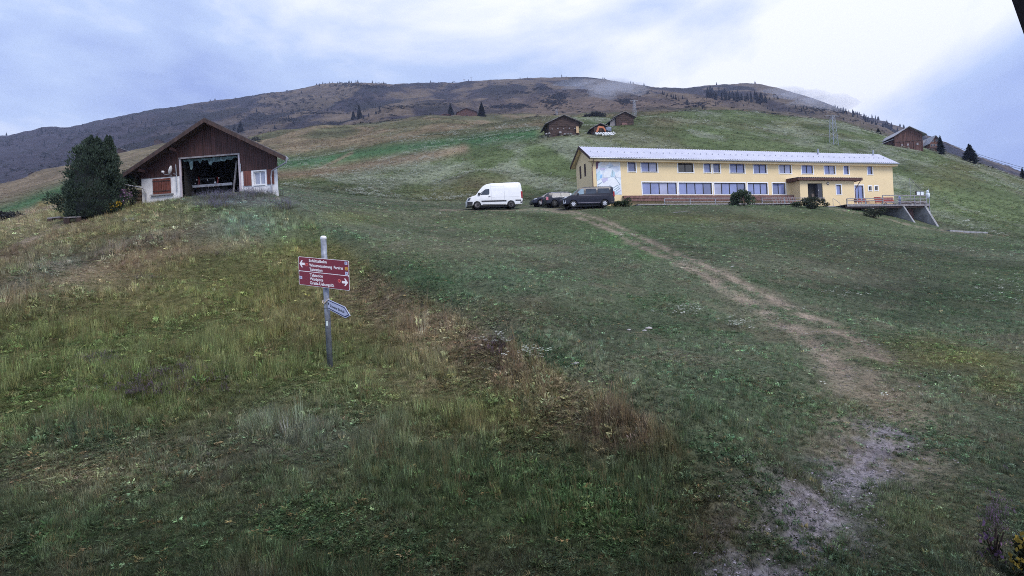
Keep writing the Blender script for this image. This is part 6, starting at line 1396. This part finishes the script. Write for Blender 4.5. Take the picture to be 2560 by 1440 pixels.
UMB = [umbel(5) for _ in range(3)]
def spike(m):
    mb, fl = tuft(9, .3, .6, .014, .3), MB()
    for i in range(6):
        a = random.random()*6.28; r = .3*random.random(); tip = blade(mb, (r*math.cos(a), r*math.sin(a), 0), (random.gauss(0, .25), random.gauss(0, .25), 1), random.uniform(.6, .95), .01, (0, 0, 0), 2)
        for k in range(8): spray(fl, tip - Vector((0, 0, .03*k)), Vector((random.gauss(0, 1), random.gauss(0, 1), .3)), .075, .026, Vector((0, 0, 1)))
    n = len(mb.v); me = bpy.data.meshes.new('flower_spike'); me.from_pydata(mb.v + fl.v, [], mb.f + [tuple(i+n for i in f) for f in fl.f]); me.update(); me.materials.append(M_BLADE); me.materials.append(m)
    mi = np.zeros(len(me.polygons), np.int32); mi[len(mb.f):] = 1; me.polygons.foreach_set('material_index', mi)
    return bpy.data.objects.new('flower_spike', me)
M_PURF = leafmat('purple_blossom', (.19, .12, .21), .4, .3); M_MAUV = leafmat('mauve_blossom', (.25, .23, .34), .3, .3)
PURP_S = [spike(M_PURF) for _ in range(3)]; MAUV_S = [spike(M_MAUV) for _ in range(2)]; YEL_S = [spike(M_YELF) for _ in range(2)]
def lump():
    mb = MB()
    for i in range(60):
        d = Vector((random.gauss(0, 1), random.gauss(0, 1), abs(random.gauss(0, .6)))).normalized(); q = random.random()**.3
        spray(mb, Vector((d.x*.8*q, d.y*.8*q, d.z*.5*q)), d + Vector((random.gauss(0, .5), random.gauss(0, .5), random.gauss(.3, .5))), .4, .13, Vector((random.gauss(0, 1), random.gauss(0, 1), random.gauss(0, 1))))
    return mb
LUMP = [proto('heath_clump', lump(), M_HERB) for _ in range(4)]
def stones():
    mb = MB()
    for i in range(6):
        a = random.random()*6.28; r = random.random(); s = random.uniform(.06, .2); c = Vector((r*math.cos(a), r*math.sin(a), 0)); o = len(mb.v)
        pts = [c + Vector((random.gauss(0, 1), random.gauss(0, 1), random.gauss(0, .6))).normalized()*s for _ in range(6)]
        b = bmesh.new(); [b.verts.new(p) for p in pts]; r_ = bmesh.ops.convex_hull(b, input=b.verts[:]); b.verts.index_update()
        mb.add([v.co[:] for v in b.verts], [tuple(v.index for v in f.verts) for f in b.faces]); b.free()
    return mb
STON = [proto('gravel_stones', stones(), tintmat('gravel', 0)) for _ in range(3)]
def scatter(name, label, cat, protos, X, Y, scl, hgt, tint):
    n = len(X); Z = gz(X, Y)
    me = bpy.data.meshes.new(name); me.vertices.add(n); me.vertices.foreach_set('co', np.stack([X, Y, Z], 1).astype(np.float32).ravel())
    def attr(nm, ty, key, v):
        a = me.attributes.new(nm, ty, 'POINT'); a.data.foreach_set(key, np.ascontiguousarray(v).ravel())
    attr('rot', 'FLOAT_VECTOR', 'vector', np.stack([rng.normal(0, .12, n), rng.normal(0, .12, n), rng.random(n)*6.283], 1).astype(np.float32))
    attr('size', 'FLOAT_VECTOR', 'vector', np.stack([scl, scl, hgt], 1).astype(np.float32))
    attr('pick', 'INT', 'value', rng.integers(0, len(protos), n).astype(np.int32))
    attr('tint', 'FLOAT_COLOR', 'color', np.concatenate([np.clip(tint, 0, 1), np.ones((n, 1))], 1).astype(np.float32))
    o = bpy.data.objects.new(name, me); col.objects.link(o)
    g = bpy.data.node_groups.new(name, 'GeometryNodeTree'); g.interface.new_socket('Geometry', in_out='INPUT', socket_type='NodeSocketGeometry'); g.interface.new_socket('Geometry', in_out='OUTPUT', socket_type='NodeSocketGeometry')
    gi, go = g.nodes.new('NodeGroupInput'), g.nodes.new('NodeGroupOutput'); ip = g.nodes.new('GeometryNodeInstanceOnPoints'); jn = g.nodes.new('GeometryNodeJoinGeometry')
    for p in protos:
        oi = g.nodes.new('GeometryNodeObjectInfo'); oi.inputs['Object'].default_value = p; oi.inputs['As Instance'].default_value = True; g.links.new(oi.outputs['Geometry'], jn.inputs[0])
    def na(nm, ty):
        x = g.nodes.new('GeometryNodeInputNamedAttribute'); x.data_type = ty; x.inputs['Name'].default_value = nm; return x.outputs['Attribute']
    g.links.new(gi.outputs[0], ip.inputs['Points']); g.links.new(jn.outputs[0], ip.inputs['Instance']); ip.inputs['Pick Instance'].default_value = True
    g.links.new(na('pick', 'INT'), ip.inputs['Instance Index']); g.links.new(na('rot', 'FLOAT_VECTOR'), ip.inputs['Rotation']); g.links.new(na('size', 'FLOAT_VECTOR'), ip.inputs['Scale'])
    g.links.new(ip.outputs[0], go.inputs[0])
    md = o.modifiers.new('scatter', 'NODES'); md.node_group = g
    o['kind'] = 'stuff'; o['label'] = label; o['category'] = cat
    return o
def sample(n, y0, y1, umax=1.12):
    Y = np.exp(rng.uniform(math.log(y0), math.log(y1), n)); u = rng.uniform(-1, 1, n)*(umax + 2.6/Y)
    return u*Y, Y
def blocked(X, Y):
    """footprints of buildings, vehicles and terraces"""
    b = np.zeros(len(X), bool)
    for O, a, x0, x1, y0, y1 in ((YB_O, YB_A, -.6, YL + .3, -.35, YB_D + .3), (YB_O, YB_A, bx0-.1, dx1+.2, -2.9, .2), (YB_O, YB_A, dx0-.2, dx1+.4, -4.8, .2), (YB_O, YB_A, xa, xb+.4, -7.5, -4), (H_O, H_A, -.1, HW+.1, -.1, HD)):
        dx, dy = X-O.x, Y-O.y; lx = dx*math.cos(a)+dy*math.sin(a); ly = -dx*math.sin(a)+dy*math.cos(a)
        b |= (lx > x0) & (lx < x1) & (ly > y0) & (ly < y1)
    b |= (Y > 57.4) & (Y < 65.5) & (X > -5.2) & (X < 10.8)
    b |= np.hypot(X-SPB.x, Y-SPB.y) < .09
    return b
def cover(X, Y):
    Z = gz(X, Y); px, py = pix(X, Y, Z); return px, py, paint(px, py, X, Y), tall_mask(px, py)
def jitter(C, n, a=.25, dry=.2):
    k = np.exp(rng.normal(0, a, n))[:, None]; d = (rng.random(n) < dry)[:, None]
    C = C*k; C = np.where(d, C*.35 + np.array(STRAW)*.55*k, C)
    return C * np.array([1, 1, 1]) * np.exp(rng.normal(0, .07, (n, 3)))
# grass over the near slope
def lay(n, y0, y1, nm, label):
    X, Y = sample(n, y0, y1); keep = ~blocked(X, Y); tm_ = track_mask(X, Y); gm_ = gravel_mask(X, Y)
    keep &= rng.random(n) > np.clip(tm_*.85, 0, .9); keep &= rng.random(n) > gm_*.96
    X, Y = X[keep], Y[keep]; n = len(X); px, py, C, T = cover(X, Y)
    patch = fbm(X*.55, Y*.55, 91, 4); pb = fbm(X*.8 + 40, Y*.8, 92, 4); pc = fbm(X*1.6, Y*1.6, 93, 3)
    front_ = sstep(8.5, 6.5, Y)
    tall = np.clip(T*(.3 + .7*sstep(1180, 1030, py)) + front_*.1, 0, 1)
    bank = bank_mask(px, py, T); lipd = np.exp(-(seg_dist(px, py, LIP_PX)/16)**2)*T
    clump = .45 + 1.3*sstep(.36, .66, pc)
    h = (.050 + .075*np.clip(tall + lipd*.5, 0, 1.3)*(.35 + 1.2*sstep(.35, .65, patch)) + .03*rng.random(n)) * clump * np.exp(rng.normal(0, .25, n)) * (1 + .3*sstep(25, 60, Y)) * (1 - .6*np.clip(track_mask(X, Y)*2, 0, 1))
    s = (.085 + .045*tall) * (1 + sstep(12, 60, Y)*1.9) * rng.uniform(.7, 1.3, n)
    h *= 1 - .65*np.exp(-(np.hypot(X - SPB.x, (Y - SPB.y + .5)*.8)/.6)**2)
    kind = rng.random(n); dryp = np.clip(.015 + .06*tall*sstep(.54, .68, patch) + .22*bank*sstep(.4, .6, pc) + .35*lipd + .05*sstep(.55, .7, pb), 0, .5)
    herbp = np.clip(.10 + .62*sstep(.50, .64, pb)*(1 - .35*tall) + .35*bank, 0, .8)
    isd = kind < dryp; ish = (~isd) & (rng.random(n) < herbp); isg = ~(isd | ish)
    C = np.clip(C*2.0*(.82 + .36*sstep(.35, .65, pc))[:, None], 0, 1)
    C = C*np.array((.97, 1.03, 1.02))
    scatter('grass' + nm, label, 'grass', GRASS, X[isg], Y[isg], s[isg], h[isg]*1.15, jitter(C[isg], isg.sum(), .48, .05))
    scatter('dry_grass' + nm, 'dry seeding ' + label, 'grass', DRY, X[isd], Y[isd], s[isd], h[isd]*1.5, jitter(C[isd]*1.1, isd.sum(), .3, .3))
    scatter('herbs' + nm, 'low leafy herbs among the ' + label, 'herbs', HERB, X[ish], Y[ish], s[ish]*.95, h[ish]*.7 + .03, jitter(C[ish]*.82*np.array((.9, 1.02, .95)), ish.sum(), .5, .06))
lay(195000, 4.0, 26, '', 'grass on the near slope')
lay(80000, 24, 78, '_upper', 'grass on the upper slope')
# meadow behind: pale flower heads and tussocks
n = 90000; X, Y = sample(n, 74, 330); keep = ~blocked(X, Y); px, py = pix(X, Y, gz(X, Y)); keep &= (px > 620) | (rng.random(n) < .35); X, Y = X[keep], Y[keep]; px, py, C, T = cover(X, Y); n = len(X)
fl = fbm(X*.13, Y*.07, 54, 4); green = (Y < 230) & (px > 640)
w = rng.random(n) < np.where(green, sstep(.44, .66, fl)*.30, .0)
scatter('tussocks', 'tussocks over the hills behind the buildings', 'grass', GRASS + HERB, X[~w], Y[~w], (.32 + Y[~w]*.0032)*rng.uniform(.6, 1.4, (~w).sum()), (.13 + Y[~w]*.0008)*rng.uniform(.6, 1.4, (~w).sum()), jitter(C[~w]*1.35, (~w).sum(), .25, .08))
scatter('white_umbels', 'drifts of white umbel flowers on the green hill', 'flowers', UMB, X[w], Y[w], (.55 + Y[w]*.004)*rng.uniform(.6, 1.2, w.sum()), .45*rng.uniform(.7, 1.3, w.sum()), jitter(C[w]*1.1, w.sum(), .2, .0))
# flowers on the near slope, in the drifts the photograph shows
def drift(spots, per):
    xs, ys = [], []
    for px, py, rx, ry, k in spots:
        for _ in range(int(per*k)):
            p = gpx(px + rng.normal(0, rx*.5), py + rng.normal(0, ry*.5)); xs.append(p.x); ys.append(p.y)
    return np.array(xs), np.array(ys)
X, Y = drift([(1710, 785, 50, 14, 1), (1835, 815, 30, 14, .8), (1800, 560, 60, 14, 1.2), (1900, 565, 60, 8, .6), (2080, 570, 80, 14, .8), (2500, 735, 70, 50, 1.6), (2420, 620, 30, 14, .4), (2110, 740, 60, 16, .5), (1560, 590, 40, 10, .5), (1330, 900, 40, 22, .8), (1230, 865, 50, 12, .4), (330, 555, 30, 6, .4), (1640, 660, 200, 40, .5), (2000, 860, 300, 120, .5), (1010, 585, 30, 8, .3), (900, 500, 120, 20, .5)], 34)
px, py, C, T = cover(X, Y); n = len(X)
scatter('meadow_umbels', 'scattered white umbel flowers on the mown slope', 'flowers', UMB, X, Y, np.full(n, .12) + Y*.0045, np.full(n, .2)*rng.uniform(.7, 1.3, n), jitter(C, n, .2, 0))
X, Y = drift([(390, 960, 190, 50, 2.2), (350, 990, 60, 20, .5), (490, 935, 60, 18, .5), (240, 905, 60, 14, .5), (370, 700, 50, 8, .4), (540, 640, 30, 6, .15), (1240, 870, 40, 30, .6), (2490, 1320, 40, 70, .5), (700, 505, 40, 8, .2)], 120)
px, py, C, T = cover(X, Y); n = len(X)
scatter('thyme_flowers', 'purple thyme flowering on the dry bank', 'flowers', PURP_S, X, Y, np.full(n, .10)*rng.uniform(.7, 1.4, n), np.full(n, .17)*rng.uniform(.7, 1.3, n), jitter(C, n, .2, .1))
X, Y = drift([(560, 497, 90, 10, 1.4), (650, 486, 50, 8, 1), (540, 520, 50, 10, .6), (700, 520, 40, 14, .4)], 110)
px, py, C, T = cover(X, Y); n = len(X)
scatter('mauve_flowers', 'mauve flower spikes in front of the timber house', 'flowers', MAUV_S, X, Y, np.full(n, .3), np.full(n, .5)*rng.uniform(.6, 1.2, n), jitter(C, n, .2, .1))
# stones on the bare patches
X, Y = sample(90000, 4.5, 62, 1.0); m_ = (rng.random(len(X)) < gravel_mask(X, Y)*.5) | (rng.random(len(X)) < track_mask(X, Y)*.10); X, Y = X[m_], Y[m_]; n = len(X)
scatter('loose_stones', 'loose pale stones on the bare track', 'stones', STON, X, Y, np.full(n, .09)*rng.uniform(.5, 1.4, n)*(1 + Y*.02), np.full(n, .07)*(1 + Y*.02), np.array(GRAVEL)[None]*rng.uniform(.6, 1.7, n)[:, None])
# heath on the mountain: dark juniper patches and low scrub
HEATH = [(1385, 255, 38, 22, 3.0), (1400, 240, 24, 10, 1.5), (1290, 267, 46, 7, 1.6), (1562, 254, 26, 10, 1.3), (1250, 268, 40, 5, .8), (1300, 232, 40, 5, .6), (1355, 222, 40, 4, .5), (1740, 262, 70, 12, 1.2), (1610, 232, 30, 6, .4), (870, 213, 60, 5, .8), (920, 218, 60, 7, .9), (720, 300, 50, 3, .4), (800, 284, 90, 2, .9), (1000, 268, 60, 5, .5), (1080, 262, 60, 4, .5), (1340, 294, 40, 4, .5), (2060, 275, 120, 14, 1.4), (640, 350, 20, 6, .4), (660, 262, 60, 6, .5)]
xs, ys = [], []
for px, py, rx, ry, k in HEATH:
    for _ in range(int(70*k)):
        p = gpx(px + rng.normal(0, rx*.42), py + rng.normal(0, ry*.42), 240); xs.append(p.x); ys.append(p.y)
for _ in range(2600):
    px = rng.uniform(-40, 1000) if rng.random() < .7 else rng.uniform(1000, 2250); sk = np.interp(px, [0, 270, 560, 800, 1420, 1720, 1860, 2240], [338, 297, 250, 211, 193, 222, 209, 317]); py = sk + 2 + rng.random()*105
    if fbm(np.array(px*.02), np.array(py*.05), 66, 3) < .5: continue
    p = gpx(px, py, 420); xs.append(p.x); ys.append(p.y)
X, Y = np.array(xs), np.array(ys); n = len(X)
scatter('heath_scrub', 'dark juniper and alder scrub over the mountainside', 'scrub', LUMP, X, Y, Y*rng.uniform(.0016, .0042, n), Y*rng.uniform(.0012, .003, n), lin(60, 60, 60)[None]*np.exp(rng.normal(0, .25, n))[:, None])

# ------------------------------------------------------------------ air between here and the ridge
hz = bpy.data.materials.new('haze_air'); hz.use_nodes = True; t = hz.node_tree; t.nodes.clear(); o_ = N(t, 'ShaderNodeOutputMaterial'); pv = N(t, 'ShaderNodeVolumePrincipled')
pv.inputs['Color'].default_value = (.62, .70, 1.0, 1); pv.inputs['Density'].default_value = .00016; t.links.new(pv.outputs[0], o_.inputs['Volume'])
hb = MB().box(-4200, 4200, -40, 2600, float(GZ.min()) - 1.5, float(GZ.max()) + 70).build('haze', hz, None); hb['kind'] = 'stuff'; hb['label'] = 'thin blue haze over the valley'; hb['category'] = 'haze'

def puff(parts, label, dens):
    m = bpy.data.materials.new('mist_air'); m.use_nodes = True; t = m.node_tree; t.nodes.clear(); o_ = N(t, 'ShaderNodeOutputMaterial'); pv = N(t, 'ShaderNodeVolumePrincipled')
    pv.inputs['Color'].default_value = (.85, .88, 1.0, 1); pv.inputs['Density'].default_value = dens; t.links.new(pv.outputs[0], o_.inputs['Volume'])
    bm = bmesh.new()
    for px, py, Y, rx, ry, rz_ in parts:
        g_ = gpx(px, py, 600); c = at(px, py, g_.y - ry*.9); r = bmesh.ops.create_icosphere(bm, subdivisions=3, radius=1.0)
        for v in r['verts']:
            k = 1 + .35*(float(fbm(np.array(v.co.x*1.7 + px), np.array(v.co.y*1.7 + v.co.z*2.1), 5, 3)) - .5)
            v.co = Vector((v.co.x*rx*k + c.x, v.co.y*ry*k + c.y, v.co.z*rz_*k + c.z))
    me = bpy.data.meshes.new('mist'); bm.to_mesh(me); bm.free(); me.materials.append(m)
    o = bpy.data.objects.new('mist', me); col.objects.link(o); o['kind'] = 'stuff'; o['label'] = label; o['category'] = 'mist'
puff([(1500, 221, 1330, 70, 40, 11), (1545, 228, 1310, 55, 35, 13), (1440, 214, 1350, 55, 35, 7), (1505, 243, 1270, 24, 24, 11)], 'thin mist drifting over the mountain top', .011)
puff([(1945, 235, 1230, 55, 35, 9), (1990, 247, 1210, 55, 35, 10), (2050, 266, 1180, 50, 35, 10)], 'thin mist drifting over the right mountain shoulder', .010)
# ------------------------------------------------------------------ small things on the slope
shrub(2572, 1400, 70, 120, 5.9, 'yellow flowering goldenrod at the right picture edge', 700, 31, bpy.data.materials['dark_bush'], .045, 'goldenrod', 'plant', leafmat('goldenrod_blossom', (.40, .30, .07), .4, .3), 130)
for ch in [o for o in col.objects if o.name.startswith('blossoms') and o.parent and o.parent.name.startswith('goldenrod')]: ch.scale = (1, 1, 1)
shrub(2486, 1400, 60, 110, 6.2, 'slender purple willowherb left of the goldenrod', 160, 32, None, .035, 'willowherb', 'plant', M_PURF, 36)
b_ = gpx(1705, 534)
br = MB(); pts = [b_ + Vector((x, .05*math.sin(3*x), .10 + .05*math.cos(2.2*x))) for x in np.linspace(-.9, .9, 9)]
br.tube(pts, .035, 6, .015); br.tube([pts[5], pts[5] + Vector((.25, -.1, .12))], .02, 5, .008)
tag(br.build('fallen_branch', M_GREYWOOD, None), 'bare pale branch lying on the slope below the lodge', 'branch')
for i, (px, py, r_, lab) in enumerate([(1622, 822, .075, 'largest pale stone lying in the mown slope'), (1612, 828, .05, 'smaller pale stone touching the largest one'), (1572, 826, .05, 'small pale stone left of the largest one'), (1440, 912, .05, 'single grey stone near the dry bank'), (1830, 668, .05, 'grey stone beside the worn track')]):
    p = gpx(px, py); rd = random.Random(40 + i); bm = bmesh.new(); bmesh.ops.create_icosphere(bm, subdivisions=2, radius=r_)
    for v in bm.verts: v.co = v.co * rd.uniform(.8, 1.15); v.co.z *= .6; v.co.x *= 1.4
    me = bpy.data.meshes.new('stone'); bm.to_mesh(me); bm.free(); me.materials.append(M_STONE); o = bpy.data.objects.new('stone', me); col.objects.link(o); o.location = p + Vector((0, 0, r_*.2)); tag(o, lab, 'stone', 'stones on the slope')
sl_ = MB(); q = [gpx(px, py) for px, py in ((2368, 577), (2400, 579), (2432, 581), (2462, 582))]
for a, b in zip(q[:-1], q[1:]): sl_.add([a + Vector((0, -.5, .06)), b + Vector((0, -.5, .06)), b + Vector((0, .5, .08)), a + Vector((0, .5, .08)), a + Vector((0, -.5, -.2)), b + Vector((0, -.5, -.2)), b + Vector((0, .5, -.2)), a + Vector((0, .5, -.2))], [(0,1,2,3),(7,6,5,4),(0,4,5,1),(1,5,6,2),(2,6,7,3),(3,7,4,0)])
tag(sl_.build('concrete_strip', M_CONC, None), 'pale concrete strip in the grass right of the garage', 'strip')
